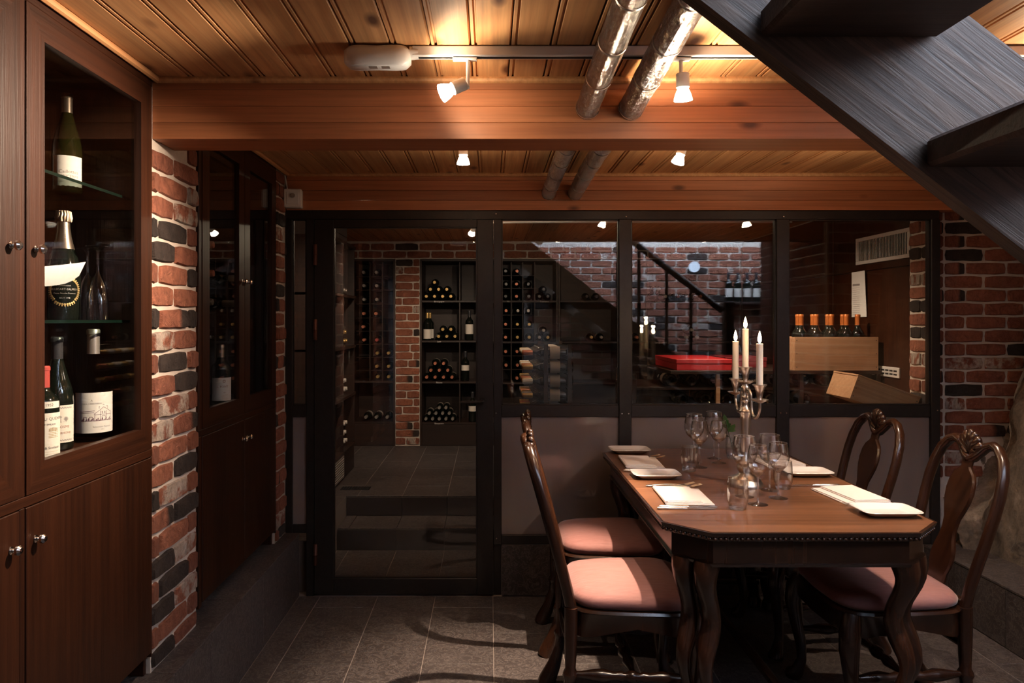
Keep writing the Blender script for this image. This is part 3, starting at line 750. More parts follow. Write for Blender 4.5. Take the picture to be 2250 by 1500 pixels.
xpx = lambda x: (x-1075)*K
# left bay: pigeon holes
colx = [xpx(785.5), xpx(812.5), xpx(840), xpx(867)]
rowz = [zpx(y) for y in (578, 607.5, 637, 667.5, 698.5, 727.5, 756.5, 785.5, 814.5)]
rackL = rack('pigeonhole_rack', 'dark pigeonhole wine rack left of the slim brick pillar in the cellar', -1.30, -0.8785, [zpx(928), zpx(839)],
     [(colx[1], zpx(839), 1.99), (colx[2], zpx(839), 1.99)],
     hshelf=[(z, a, b) for z in rowz[1:] for (a, b) in ((colx[0]-.02, colx[1]), (colx[1], colx[2]), (colx[2], colx[3]-.012))])
for (x, row, cap) in ((798, 1, 'grey'), (826, 1, 'grey'), (799, 2, 'grey'), (827, 2, 'grey'), (799, 3, 'grey'), (827, 3, 'grey'), (798, 4, 'copper'), (825, 4, 'copper'),
                      (797, 5, 'copper'), (799, 6, 'copper'), (827, 6, 'red'), (828, 7, 'gold'), (853, 7, 'gold'), (827, 8, 'gold'), (853, 8, 'gold')):
    if row >= len(rowz): continue
    rack_bottle((xpx(x), YCW+.005, rowz[row]+.003+.0385), cap, '%s capped bottle in left pigeonholes, row %s from the top, %s column' % (cap, ORD[row-1], 'left' if x < 810 else 'middle' if x < 840 else 'right'), '%s capped bottles in the left pigeonholes' % cap)
for (x, y) in ((829, 829.5), (853, 829.5)):
    rack_bottle((xpx(x), YCW+.005, zpx(839)+.0095+.0385), 'gold', 'gold capped bottle above the lower left rack shelf, %s one' % ('left' if x < 840 else 'right'), 'gold capped bottles on the left lower shelf')
for x in (803, 826, 850):
    rack_bottle((xpx(x), YCW+.005, zpx(928)+.0095+.0385), 'grey', 'grey capped bottle in the bottom left bin, %s one' % {803: 'left', 826: 'middle', 850: 'right'}[x], 'bottles in the bottom left bin')
# bay right of the pillar
rackM = rack('bin_rack', 'dark wine rack with wide bins and shelf labels right of the slim brick pillar', -0.6475, -0.075, [zpx(930), zpx(840), zpx(750), zpx(662)],
     [(xpx(1010), zpx(930), zpx(840)), (xpx(1010), zpx(840), zpx(750)), (xpx(1010), zpx(750), zpx(662)), (xpx(1010), zpx(662), 1.99)])
mb = MB()
for (t, y) in (('Bourgogne', 662), ('Jura', 750), ('Rhone', 840), ('Beaujolais', 930)):
    mb = MB(); add_text(mb, t, 0.022, lambda p, y=y: (xpx(965)+p[0]-rackM.location[0], YCW+.0012-rackM.location[1], zpx(y)-.001+p[1]-rackM.location[2])); mb.obj('shelf_lettering', 'paper', rackM, smooth=0)
def pile(rows, cap, what, group, shelf_y, x0=936.5, pitch=18.0, small=False):
    """rows: per layer the list of slots along the shelf (halves allowed)"""
    r = .030 if small else .0375; sp = pitch*K; dz = math.sqrt((2*r+.0008)**2-(sp/2)**2) if sp/2 < 2*r else 0
    for li, slots in enumerate(rows):
        for si, q in enumerate(slots):
            z = zpx(shelf_y)+.0095+r+.0006+li*dz
            rack_bottle((xpx(x0)+q*sp, YCW+.006, z), cap, '%s, %s layer, %s from the pillar' % (what, ('bottom', 'second', 'third')[li], ORD[si]), group, small=small)
pile([[0, 1, 2, 3], [.5, 1.5, 2.5], [1]], 'gold', 'gold capped bottle in the topmost open bin', 'gold capped bottles in the top open bin', 662)
pile([[1.5, 2.5, 3.5], [2, 3]], 'gold', 'gold capped bottle beside standing bottles', 'gold capped bottles in the second bin', 750)
pile([[0, 1, 2, 3], [.5, 1.5, 2.5], [1, 2]], 'copper', 'copper capped bottle stacked in the third bin', 'copper capped bottles in the third bin', 840, 937, 18.6)
pile([[0, 1, 2, 3, 4], [.5, 1.5, 2.5, 3.5], [2, 3]], 'grey', 'slim grey capped bottle in the lowest bin', 'slim grey capped bottles in the lowest bin', 930, 935.4, 14.7, True)
def standing(name, label, group, loc, cap, r=.0375, h=.30, prof=None, lab=(.05, .14), glass='bottle', rz=0.0, lab_m='label', capz=.80):
    t = thing(name, label, 'wine bottle', loc, rz, group)
    pr = (prof or prof_bordeaux)(r, h); MB().lathe(pr, 20).obj('glass_body', glass, t, smooth=50)
    MB().lathe([(.0152, h*capz), (.0150, h*.955), (.0164, h*.958), (.0164, h*.992), (.0138, h*1.004), (0, h*1.004)], 20).obj('capsule', cap, t, smooth=40)
    if lab:
        mb = MB(); arc_label(mb, r*1.006, lab[0], lab[1], -PI/2-1.35, -PI/2+1.35); mb.obj('paper_label', lab_m, t)
    return t
sx = zpx(750)+.0092
standing('standing_bottle', 'upright bottle with gold neck and cream label beside the brick pillar', None, (xpx(938), YCW+.05, sx), 'cap_gold', h=.26, lab=(.015, .105))
standing('standing_bottle', 'upright bottle half hidden behind the gold necked bottle', None, (xpx(942), YCW+.14, sx), 'cap_gold', h=.26, lab=(.02, .105))
standing('standing_bottle', 'upright dark bottle with wavy cream label near the door edge', None, (xpx(1031), YCW+.05, sx), 'cap_black', h=.28, lab=(.06, .15))
for (x, y) in ((1022, 829), (1038, 919)):
    standing('standing_bottle', 'upright bottle with small square label on the %s shelf behind the door handle' % ('third' if y < 900 else 'bottom'), None, (xpx(x), YCW+.06, zpx(840 if y < 900 else 930)+.0092), 'cap_black', h=.28, lab=(.10, .15))
# rack behind the first large pane
vd = [(xpx(1123.5), zpx(930), 1.99), (xpx(1148.5), zpx(930), 1.99), (xpx(1175), zpx(930), 1.99)]
cz = [zpx(y) for y in (605, 633.5, 692, 722, 782, 812)]
rackP = rack('pigeonhole_rack', 'dark wine rack behind the first large pane left of the display island', -0.0745, xpx(1226), [zpx(930), zpx(842), zpx(752), zpx(662)],
     [(x, a, b) for (x, _, _) in vd for (a, b) in ((zpx(842), zpx(752)), (zpx(752), zpx(662)), (zpx(662), 1.99))],
     hshelf=[(z, a, b) for z in cz for (a, b) in ((xpx(1101), xpx(1123.5)), (xpx(1123.5), xpx(1148.5)), (xpx(1148.5), xpx(1175)))])
mb = MB()
for (t, x, y) in (('Nz', 1117, 662), ('Tasmania', 1196, 662)):
    mb = MB(); add_text(mb, t, 0.022, lambda p, y=y, x=x: (xpx(x)+p[0]-rackP.location[0], YCW+.001-rackP.location[1], zpx(y)-.001+p[1]-rackP.location[2])); mb.obj('shelf_lettering', 'paper', rackP, smooth=0)
for (x, zi, cap) in ((1111, 0, 'black'), (1136, 0, 'copper'), (1112, 1, 'black'), (1135, 1, 'copper'), (1161, 1, 'black'), (1111, 's662', 'black'), (1135, 's662', 'copper'), (1162, 's662', 'black'),
                     (1112, 2, 'copper'), (1138, 2, 'grey'), (1161, 2, 'grey'), (1111, 3, 'copper'), (1137, 3, 'gold'), (1163, 3, 'gold'), (1111, 's752', 'copper'), (1137, 's752', 'gold'), (1163, 's752', 'gold'),
                     (1111, 4, 'copper'), (1136, 4, 'copper'), (1163, 4, 'copper'), (1112, 5, 'copper'), (1137, 5, 'copper'), (1163, 5, 'copper'), (1136, 's842', 'copper'), (1163, 's842', 'copper')):
    z = (cz[zi]+.003 if isinstance(zi, int) else zpx(int(zi[1:]))+.0092)+.0385
    rack_bottle((xpx(x), YCW+.006, z), cap, '%s capped bottle behind first large pane, row %s, %s column' % (cap, ORD[{0: 0, 1: 1, 's662': 2, 2: 3, 3: 4, 's752': 5, 4: 6, 5: 7}.get(zi, 7)] if zi != 's842' else 'ninth', 'left' if x < 1123 else 'middle' if x < 1148 else 'right'), '%s capped bottles behind the first large pane' % cap)
for (x, y, sh, cap, nm) in ((1185.5, 652, 662, 'black', 'upper'), (1204, 652, 662, 'black', 'upper'), (1194.75, 635, 662, 'black', 'upper'), (1185.5, 741.5, 752, 'grey', 'lower'), (1204, 741.5, 752, 'gold', 'lower'), (1194.75, 725.5, 752, 'grey', 'lower')):
    z = max(zpx(y), zpx(sh)+.0095+.038)
    rack_bottle((xpx(x), YCW+.006, z), cap, '%s capped bottle in the %s bin of the first pane rack, %s' % (cap, nm, 'top' if y in (635, 725.5) else 'left' if x < 1190 else 'right'), '%s capped bottles in the %s right bin' % (cap, nm))
# rack continuing to the right wall
rackQ = rack('long_wine_rack', 'long dark wine rack behind the candle flames reaching the right cellar wall', xpx(1226.6), 2.355, [zpx(930), zpx(842), zpx(752), zpx(662)],
     [(xx, a, b) for xx in (1.20, 1.48, 2.05) for (a, b) in ((zpx(842), zpx(752)), (zpx(752), zpx(662)), (zpx(662), 1.99))])
mb = MB()
for (t, x, y) in (('Loire', 1447, 662), ('Languedoc', 1452, 752)):
    mb = MB(); add_text(mb, t, 0.026, lambda p, y=y, x=x: (xpx(x)+p[0]-rackQ.location[0], YCW+.001-rackQ.location[1], zpx(y)-.001+p[1]-rackQ.location[2])); mb.obj('shelf_lettering', 'paper', rackQ, smooth=0)
for (x, sh, lvl, cap) in ((1449, 662, 1, 'white'), (1463, 662, 0, 'white'), (1491, 662, 0, 'copper'), (1512, 662, 0, 'copper'), (1540, 662, 0, 'copper'), (1440, 662, 0, 'black'),
                          (1510, 752, 0, 'white'), (1534, 752, 0, 'white'), (1522, 752, 1, 'white'), (1300, 752, 0, 'gold'), (1322, 752, 0, 'grey'), (1290, 662, 0, 'black'), (1312, 662, 0, 'black'), (1400, 752, 0, 'copper')):
    z = zpx(sh)+.0095+.038+lvl*.068
    rack_bottle((xpx(x), YCW+.006, z), cap, '%s capped bottle in the long rack, %s shelf, %s' % (cap, 'upper' if sh == 662 else 'lower', {1449: 'on top', 1463: 'second from left', 1440: 'leftmost behind candles', 1491: 'first copper one', 1512: 'second copper one', 1540: 'third copper one', 1510: 'left one', 1534: 'right one', 1522: 'resting on two others', 1300: 'far left', 1322: 'beside the gold capped one', 1290: 'far left', 1312: 'next to the far left one', 1400: 'alone in the middle'}[x]), '%s capped bottles in the long rack' % cap)

# ================================================================== rack along the left cellar wall
sr = thing('side_rack', 'dark side rack with open shelves and white floor vent just inside the cellar', 'wine rack', (-1.26, 5.35, 0.268))
def srp(nm, x0, x1, y0, y1, z0, z1, m='rack', b=.0015): return MB().box(x0+1.26, x1+1.26, y0-5.35, y1-5.35, z0-.268, z1-.268, b).obj(nm, m, sr)
srp('back_panel', -1.449, -1.437, 4.90, 5.79, .27, 2.0)
for (a, b) in ((4.90, 4.918), (5.33, 5.348), (5.772, 5.79)): srp('side_panel', -1.436, -1.07, a, b, .47, 2.0)
for z in (.465, .862, 1.233, 1.62, 2.01): srp('shelf', -1.436, -1.062, 4.90, 5.79, z-.010, z+.010)
srp('plinth', -1.436, -1.075, 4.90, 5.79, .27, .454)
vg = srp('floor_vent', -1.0748, -1.068, 5.02, 5.36, .285, .445, 'vent')
for i in range(8):
    MB().box(-1.0678+1.26, -1.064+1.26, 5.04-5.35, 5.34-5.35, .302+.017*i-.268, .310+.017*i-.268).obj('louvre', 'vent', vg, smooth=0)
MB().box(-1.0677+1.26, -1.067+1.26, 5.035-5.35, 5.345-5.35, .297-.268, .433-.268).obj('vent_opening', 'black', vg, smooth=0)
for (z, caps) in ((.475, 'white'), (.872, 'white'), (1.243, 'gold'), (1.63, 'grey')):
    for lvl in range(3 if caps == 'white' and z < .6 else 1 if z > 1.5 else 2):
        for k in range(4):
            if lvl and k == 3: continue
            y = 5.40+.078*k+.039*lvl
            o = mkobj('wine_bottle', LY[caps], None, (-1.40, y, z+.0385+lvl*.068), (0, 0, PI/2))
            tag(o, '%s capped bottle in the side rack, shelf %s, layer %s, %s from door' % (caps, {.475: 'one', .872: 'two', 1.243: 'three', 1.63: 'four'}[z], ('one', 'two', 'three')[lvl], ORD[k]), 'wine bottle', '%s capped bottles in the side rack' % caps)
pc = thing('grey_crate', 'weathered grey plank crate on top of the side rack', 'crate', (-1.24, 5.36, 2.02))
for (a, b) in ((0, .068), (.072, .145)): MB().box(.10, .115, -.40, .40, a, b, .002).obj('plank', 'plaster', pc)
MB().box(-.115, .099, -.40, .40, 0, .14, .002).obj('crate_box', 'plaster', pc)
dg = thing('floor_grate', 'black metal floor grate beside the side rack', 'grate', (-.93, 5.07, .268))
MB().box(-.10, .10, -.045, .045, .0005, .003).obj('tray', 'black', dg, smooth=0)
for i in range(11): MB().box(-.095+.019*i, -.092+.019*i, -.045, .045, .003, .006).obj('bar', 'steel', dg, smooth=0)

# ================================================================== display island in the cellar
il = thing('display_island', 'black display island with racked bottles and a red box on its top', 'display rack', (1.27, 4.65, .268))
def ip(nm, x0, x1, y0, y1, z0, z1, m='rack', b=.0015): return MB().box(x0-1.27, x1-1.27, y0-4.65, y1-4.65, z0-.268, z1-.268, b).obj(nm, m, il)
ip('top_board', 1.08, 2.34, 4.34, 4.97, 1.118, 1.138)
for z in (1.030, .915, .60): ip('shelf', .86, 2.34, 4.36, 4.95, z-.008, z+.008)
for xv in (.87, 1.37, 1.87, 2.33):
    for yv in (4.37, 4.94): ip('upright', xv-.012, xv+.012, yv-.012, yv+.012, .268, 1.1175, 'crate' if xv in (1.37,) else 'rack')
for yv in (4.30, 4.86):
    for xv in (.335, .475): ip('upright', xv-.012, xv+.012, yv-.012, yv+.012, .268, 1.30)
tz = [.905, .990, 1.075, 1.160, 1.245]
for z in tz:
    for xv in (.335, .475): ip('cradle_bar', xv-.008, xv+.008, 4.29, 4.87, z-.0455, z-.0384)
for z in (.60,): ip('shelf', .19, .56, 4.29, 4.87, z-.008, z+.008)
for (x, z, cap) in ((1475, 0, 'white'), (1520, 0, 'red'), (1567, 0, 'white'), (1620, 0, 'black'), (1668, 0, 'black'), (1715, 0, 'black'), (1765, 0, 'white'), (1812, 0, 'white'),
                    (1551, 1, 'black'), (1598, 1, 'black'), (1648, 1, 'black'), (1693, 1, 'black'), (1768, 1, 'black'), (1500, 1, 'red')):
    X = (x-1075)*4.40/1600
    o = mkobj('wine_bottle', LY[cap], None, (X, 4.40, (1.0385 if z == 0 else .9235)+.0385), (0, 0, PI))
    tag(o, 'dark bottle base outward on the %s island shelf, %s from left' % ('upper' if z == 0 else 'lower', ORD[{1475: 0, 1520: 1, 1567: 2, 1620: 3, 1668: 4, 1715: 5, 1765: 6, 1812: 7, 1500: 0, 1551: 1, 1598: 2, 1648: 3, 1693: 4, 1768: 5}[x]]), 'wine bottle', 'bottles lying base outward on the %s island shelf' % ('upper' if z == 0 else 'lower'))
for ti, z in enumerate(tz):
    for k in range(6):
        cap = ('white', 'gold', 'white', 'gold', 'copper', 'gold')[(k+ti) % 6]
        o = mkobj('wine_bottle', LY[cap], None, (.50, 4.360+.088*k, z), (0, 0, -PI/2+random.uniform(-.03, .03)))
        tag(o, '%s capped bottle pointing left, island tier %s, %s from the glass' % (cap, ('one', 'two', 'three', 'four', 'five')[ti], ORD[k]), 'wine bottle', 'left pointing %s capped bottles on tier %d' % (cap, ti+1))
        if k < 2 and ti % 2 == 0:
            pass
# red boxes and crates on the island
def redbox(label, x0, x1, y0, y1, mt='redbox'):
    t = thing('gift_box', label, 'box', ((x0+x1)/2, (y0+y1)/2, 1.138), group='red boxes on the island')
    w, d = (x1-x0)/2, (y1-y0)/2
    MB().box(-w, w, -d, d, .0005, .040, .002).obj('box_base', mt, t); MB().box(-w-.002, w+.002, -d-.002, d+.002, .0405, .066, .002).obj('box_lid', mt, t)
    return t
redbox('large flat red box on the island behind the candles', 1.125, 1.455, 4.37, 4.93)
redbox('smaller dark red box right behind the nearest candle', 1.50, 1.76, 4.62, 4.95, 'darkred')
def crate(label, loc, w, d, h, rot=(0, 0, 0), lid=False):
    t = mkobj('wine_crate', None, None, loc, rot); tag(t, label, 'crate')
    th = .010
    MB().box(-w/2, w/2, -d/2, -d/2+th, 0, h, .001).obj('front_board', 'crate', t); MB().box(-w/2, w/2, d/2-th, d/2, 0, h, .001).obj('back_board', 'crate', t)
    for s in (-1, 1): MB().box(*sorted((s*w/2, s*(w/2-th))), -d/2+th+.0005, d/2-th-.0005, 0, h-.002, .001).obj('end_board', 'crate', t)
    MB().box(-w/2+th+.0005, w/2-th-.0005, -d/2+th+.0005, d/2-th-.0005, 0.001, .010).obj('bottom_board', 'crate', t, smooth=0)
    for x in (-w/2+.012, w/2-.012):
        for z in (.02, h/2, h-.02):
            MB().lathe([(0, .001), (.003, .001), (.003, 0)], 8, mat=Matrix.Translation((x, -d/2-.0002, z)) @ Matrix.Rotation(PI/2, 4, 'X')).obj('nail', 'ink', t)
    if lid: MB().box(-w/2-.002, w/2+.002, -d/2-.002, d/2+.002, h+.0005, h+.010, .001).obj('lid_board', 'crate', t)
    return t
crate('pale wooden crate full of orange capped bottles', (2.075, 4.45, 1.1385), .50, .20, .20)
for i in range(2):
    for k in range(5 if i else 4):
        x = 1.885+.092*k+(.02 if i else .0)
        standing('crate_bottle', 'orange capped bottle in the pale crate, %s row, %s from left' % ('back' if i else 'front', ORD[k]), 'orange capped bottles in the crate', (x, 4.405+.088*i, 1.149), 'cap_orange', h=.325, lab=(.06, .182))
cb = thing('carton', 'plain brown carton standing behind the last frosted pane', 'box', (2.15, 4.12, .268))
MB().box(-.19, .19, -.15, .15, 0, .615, .003).obj('carton_body', 'carton', cb); MB().box(-.025, .025, -.151, .151, .615, .6165).obj('packing_tape', 'paper', cb, smooth=0)
cr2 = crate('tilted pale wooden crate leaning beside the right cellar wall', (2.13, 4.10, .952), .36, .28, .13, (0, math.radians(20), 0), True)
# paper list and supply-air grille on the right cellar wall
pl = thing('paper_list', 'curling white printed list pinned on the dark cellar wall panel', 'paper', (2.361, 4.64, 1.605))
vs = []; fs = []
for i in range(9):
    for j in range(9):
        u, v = i/8, j/8; curl = -.002-.022*(max(0, .55-u))**1.5*(0.4+v)*1.5
        vs.append((curl, -.10+.20*u, -.145+.29*v))
for i in range(8):
    for j in range(8): a = i*9+j; fs.append((a, a+1, a+10, a+9))
pm = MB(); pm.add(vs, fs); pm.obj('sheet', 'paper', pl)
lm = MB()
for k in range(14): lm.box(-.0036, -.003, -.005, .085, .04-.013*k, .0415-.013*k)
lm.box(-.0036, -.003, -.005, .085, .055, .068)
lm.obj('printed_lines', 'inkgrey', pl, smooth=0)
vt = thing('air_grille', 'white supply air grille with upright slats on dark cellar wall', 'vent', (2.361, 4.37, 1.875))
for (y0, y1, z0, z1) in ((-.30, .30, .062, .084), (-.30, .30, -.084, -.062), (-.30, -.278, -.0615, .0615), (.278, .30, -.0615, .0615)):
    MB().box(-.012, -.0005, y0, y1, z0, z1, .002).obj('grille_frame', 'vent', vt)
MB().box(-.002, -.0008, -.277, .277, -.0615, .0615).obj('grille_duct', 'black', vt, smooth=0)
sl = MB().box(-.010, -.003, -.0012, .0012, -.0614, .0614).mesh('slat', 'vent', 0)
for i in range(34): mkobj('slat', sl, vt, (0, -.268+.01625*i, 0), (0, 0, .5))
v2 = thing('wall_vent', 'small white slotted vent behind the tilted crate', 'vent', (2.361, 4.33, 1.135))
MB().box(-.010, -.0005, -.15, .15, -.03, .03, .002).obj('vent_plate', 'vent', v2)
for i in range(6):
    for j in range(2): MB().box(-.0106, -.0100, -.13+.044*i, -.095+.044*i, -.016+.02*j, -.006+.02*j).obj('vent_slot', 'black', v2, smooth=0)
# boxes behind the frosted panes
c1 = thing('carton', 'folded brown carton seen blurred through the first frosted pane', 'box', (.27, 4.06, .268))
MB().box(-.12, .12, -.12, .12, 0, .24, .003).obj('carton_body', 'carton', c1)
MB().box(-.125, .0, -.125, .125, .2405, .29, .003, mat=Matrix.Rotation(.12, 4, 'Y')).obj('carton_flap', 'carton', c1)
c2 = thing('dark_box', 'dark box seen blurred through the first frosted pane right side', 'box', (.58, 4.08, .268))
MB().box(-.16, .16, -.14, .14, 0, .52, .004).obj('box_body', 'darkbox', c2); MB().box(-.06, .05, -.1415, -.1401, .05, .11).obj('box_label', 'label', c2, smooth=0)

# ================================================================== left cabinets
def knob(parent, y, z, x=-1.0535, r=.011):
    MB().lathe([(0, .024), (r*.6, .0235), (r, .019), (r*.95, .013), (r*.55, .009), (.0045, .006), (.0045, .002), (r*.8, .001), (r*.8, 0)], 16,
               mat=Matrix.Translation((x, y, z)) @ Matrix.Rotation(PI/2, 4, 'Y')).obj('knob', 'knob', parent)
def cabinet(label, ya, yb, cols, knobs, zb=.3295):
    c = thing('display_cabinet', label, 'cabinet', (-1.27, (ya+yb)/2, zb)); ox, oy, oz = c.location
    T = Matrix.Translation((-ox, -oy, -oz))
    def bx(nm, x0, x1, y0, y1, z0, z1, m='oak', b=.0015, par=None):
        return MB().box(x0-ox, x1-ox, y0-oy, y1-oy, z0-oz, z1-oz, b).obj(nm, m, par or c)
    bx('back_panel', -1.497, -1.487, ya+.003, yb-.003, zb, 2.185)
    for (a, b) in ((ya+.002, ya+.018), (yb-.018, yb-.002)): bx('side_panel', -1.486, -1.078, a, b, zb, 2.185)
    bx('top_panel', -1.486, -1.078, ya+.0185, yb-.0185, 2.165, 2.185)
    bx('mid_shelf', -1.486, -1.078, ya+.0185, yb-.0185, 1.058, 1.076)
    bx('bottom_panel', -1.486, -1.078, ya+.0185, yb-.0185, .385, .40)
    bx('plinth', -1.16, -1.150, ya+.0185, yb-.0185, zb, .3845)
    bx('cross_rail', -1.0775, -1.058, ya+.002, yb-.002, 1.0125, 1.037, 'oakY')
    bx('frieze', -1.0775, -1.058, ya+.002, yb-.002, 2.171, 2.194, 'oakY')
    ys = sorted(set([ya+.002]+[v for col in cols for v in col]+[yb-.002]))
    edges = [ya+.002]+[v for col in cols for v in col]+[yb-.002]
    for i in range(0, len(edges), 2):
        if edges[i+1]-edges[i] > .006:
            bx('face_stile', -1.0775, -1.0585, edges[i]+.0008, edges[i+1]-.0008, zb+.055, 1.012); bx('face_stile', -1.0775, -1.0585, edges[i]+.0008, edges[i+1]-.0008, 1.0375, 2.1705)
    for (a, b), (ky, side) in zip(cols, knobs):
        g = .0015; st = .068
        d = mkobj('glass_door', None, c)
        z0, z1 = 1.0392, 2.1688
        def fr(nm, pts, m):      # mitred frame member as a prism in the YZ plane
            P = [(p[0]-oy, p[1]-oz) for p in pts]
            mb = MB(); n = len(P)
            mb.prism(P, 0, .021, b=0); vs = [(-1.0775-ox+v[2], v[0], v[1]) for v in mb.v]; mb.v = vs
            return mb.obj(nm, m, d, smooth=0)
        A, B = a+g, b-g
        fr('door_stile', [(A, z0), (A+st, z0+st), (A+st, z1-st), (A, z1)], 'oak'); fr('door_stile', [(B, z0), (B, z1), (B-st, z1-st), (B-st, z0+st)], 'oak')
        fr('door_rail', [(A, z0), (B, z0), (B-st, z0+st), (A+st, z0+st)], 'oakY'); fr('door_rail', [(A, z1), (A+st, z1-st), (B-st, z1-st), (B, z1)], 'oakY')
        bx('door_glass', -1.071, -1.067, A+st-.004, B-st+.004, z0+st-.004, z1-st+.004, 'cabglass', 0, d)
        knob(d, ky-oy, 1.605-oz, -1.0562-ox)
        l = bx('lower_door', -1.0775, -1.0565, A, B, .40, 1.0105)
        knob(l, ky-oy, .931-oz, -1.0562-ox)
    return c
cabinet('tall dark oak display cabinet nearest on the left, tall glass doors', .99, 2.289, [(1.019, 1.640), (1.661, 2.2795)], [(1.608, 1), (1.696, 1)])
cabinet('narrower dark oak cabinet between the two brick piers on the left', 2.652, 3.617, [(2.682, 3.1465), (3.1475, 3.609)], [(3.118, 1), (3.178, 1)])
# glass shelves in the near cabinet
for (z, lab, x1) in ((1.432, 'lower green edged glass shelf holding the champagne bottle and flutes', -1.115), (1.812, 'upper glass shelf holding the single white wine bottle', -1.115)):
    s = thing('glass_shelf', lab, 'shelf', (-1.29, 1.97, z))
    MB().box(-.190, .170, -.300, .296, 0, .008).obj('shelf_pane', 'shelfglass', s, smooth=0); MB().box(.1702, .1712, -.300, .296, 0, .008).obj('polished_edge', 'shelfedge', s, smooth=0)
FC = math.atan2(0-2.1, 0+1.27)       # labels turned toward the room
def lbl_bottle(name, label, loc, prof, r, h, glass, cap, capz, face):
    t = thing(name, label, 'wine bottle', loc, face+PI/2)
    MB().lathe(prof(r, h), 28).obj('glass_body', glass, t, smooth=50)
    mb = MB(); mb.lathe([(.0154, h*capz), (.0151, h*.955), (.0166, h*.958), (.0166, h*.992), (.0140, h*1.004), (0, h*1.004)], 24); mb.obj('capsule', cap, t, smooth=40)
    return t
# white wine with torn-edge label
s1 = lbl_bottle('white_wine_bottle', 'olive white wine bottle with silvery white label on the top shelf', (-1.273, 2.195, 1.8205), prof_burgundy, .041, .300, 'greenbottle', 'cap_bronze', .80, FC+.1)
mb = MB(); arc_label(mb, .0414, .018, .108, -PI/2-1.1, -PI/2+1.1, 20, 0, .0012); pl1 = mb.obj('paper_label', 'paper', s1)
mb = MB(); add_text(mb, 'SANCERRE', .0115, wrap(.0416, .046)); add_text(mb, 'Caillottes', .014, wrap(.0416, .060)); add_text(mb, 'RESERVE', .0055, wrap(.0416, .030, dx=-.022)); add_text(mb, '2016', .006, wrap(.0416, .030, dx=.010))
mb.obj('label_print', 'inkgrey', pl1, smooth=0)
# champagne
ch = thing('champagne_bottle', 'champagne bottle with bronze foil neck and oval ornate label on the glass shelf', 'champagne bottle', (-1.245, 2.13, 1.4405), FC+PI/2+.05)
r = .0445; h = .32
MB().lathe([(0, .012), (r*.6, .004), (r*.9, 0), (r, .008), (r, h*.42), (r*.96, h*.49), (r*.83, h*.57), (r*.63, h*.65), (.020, h*.75), (.0160, h*.84), (.0155, h*.93), (0, h*.93)], 28).obj('glass_body', 'bottle', ch, smooth=50)
mb = MB(); mb.lathe([(.0292, h*.645), (.0245, h*.70), (.0205, h*.76), (.0172, h*.84), (.0168, h*.90)], 24); nf = mb.obj('neck_foil', 'cap_bronze', ch, smooth=60)
mb = MB()
for k in range(16):
    a = 2*PI*k/16; mb.tube([((.0168+.002*(k % 2))*math.cos(a), (.0168+.002*(k % 2))*math.sin(a), h*.895), (.0195*math.cos(a), .0195*math.sin(a), h*.93), (.0180*math.cos(a+.1), .0180*math.sin(a+.1), h*.96), (.0165*math.cos(a), .0165*math.sin(a), h*.99)], .0042, 6)
mb.lathe([(0, h*1.0), (.014, h*.998), (.0165, h*.985), (.016, h*.90)], 20); mb.obj('crumpled_foil', 'cap_bronze', ch, smooth=40)
mb = MB(); add_text(mb, 'BILLECART-SALMON', .0085, lambda p: (wrap(.0215, 0, -PI/2+.1)((p[1], 0, 0))[0], wrap(.0215, 0, -PI/2+.1)((p[1], 0, 0))[1], h*.765+p[0]*.9)); mb.obj('foil_lettering', 'inksilver', nf, smooth=0)
mb = MB(); R1 = r*1.004
for k in range(40):
    a = 2*PI*k/40; ex, ez = .040*math.cos(a), .036*math.sin(a)*(1.0 if math.sin(a) > -.8 else 1.12)
    for (rr_, dd) in ((.0032, 0), (.0022, .0045)):
        e2x, e2z = ex*(1+dd/.04), ez*(1+dd/.04); q = wrap(R1, .085)((e2x, e2z, 0))
        mb.lathe([(0, -.0012), (rr_, -.0008), (rr_, .0008), (0, .0012)], 6, mat=Matrix.Translation(q) @ Matrix.Rotation(-PI/2+e2x/R1+PI/2, 4, 'Z') @ Matrix.Rotation(PI/2, 4, 'X'))
mb.obj('ornate_label_border', 'inkgold', ch, smooth=0)
mb = MB(); add_text(mb, 'BILLECART-SALMON', .0082, wrap(R1+.0004, .088)); add_text(mb, 'CHAMPAGNE', .0052, wrap(R1+.0004, .0985)); add_text(mb, 'BRUT 1998', .0058, wrap(R1+.0004, .063)); add_text(mb, 'Cuvee Nicolas Francois', .0062, wrap(R1+.0004, .0765))
add_text(mb, 'S', .016, wrap(R1+.0004, .1105)); mb.obj('label_print', 'inksilver', ch, smooth=0)
# upside down flutes
def flute_mesh():
    mb = MB(); pr = [(.0305, 0), (.031, .02), (.0285, .06), (.023, .10), (.012, .128), (.005, .138), (.0038, .145), (.0036, .19), (.005, .204), (.018, .2135), (.034, .2155), (.0345, .217), (.0, .219)]
    mb.lathe(pr, 24); return mb.mesh('flute', 'flutecrystal', 60)
fm = flute_mesh()
for (x, y, lab) in ((-1.158, 2.155, 'upturned flute glass right of the champagne bottle, nearer the door'), (-1.255, 2.29-.055, 'upturned flute glass behind, touching the champagne label side'), (-1.40, 2.06, 'upturned flute glass behind the sabre blade')):
    if lab.startswith('upturned flute glass behind, '): x, y = -1.224, 2.219
    o = mkobj('champagne_flute', None, None, (x, y, 1.4405)); tag(o, lab, 'glass', 'upturned flutes'); mkobj('bowl_and_stem', fm, o)
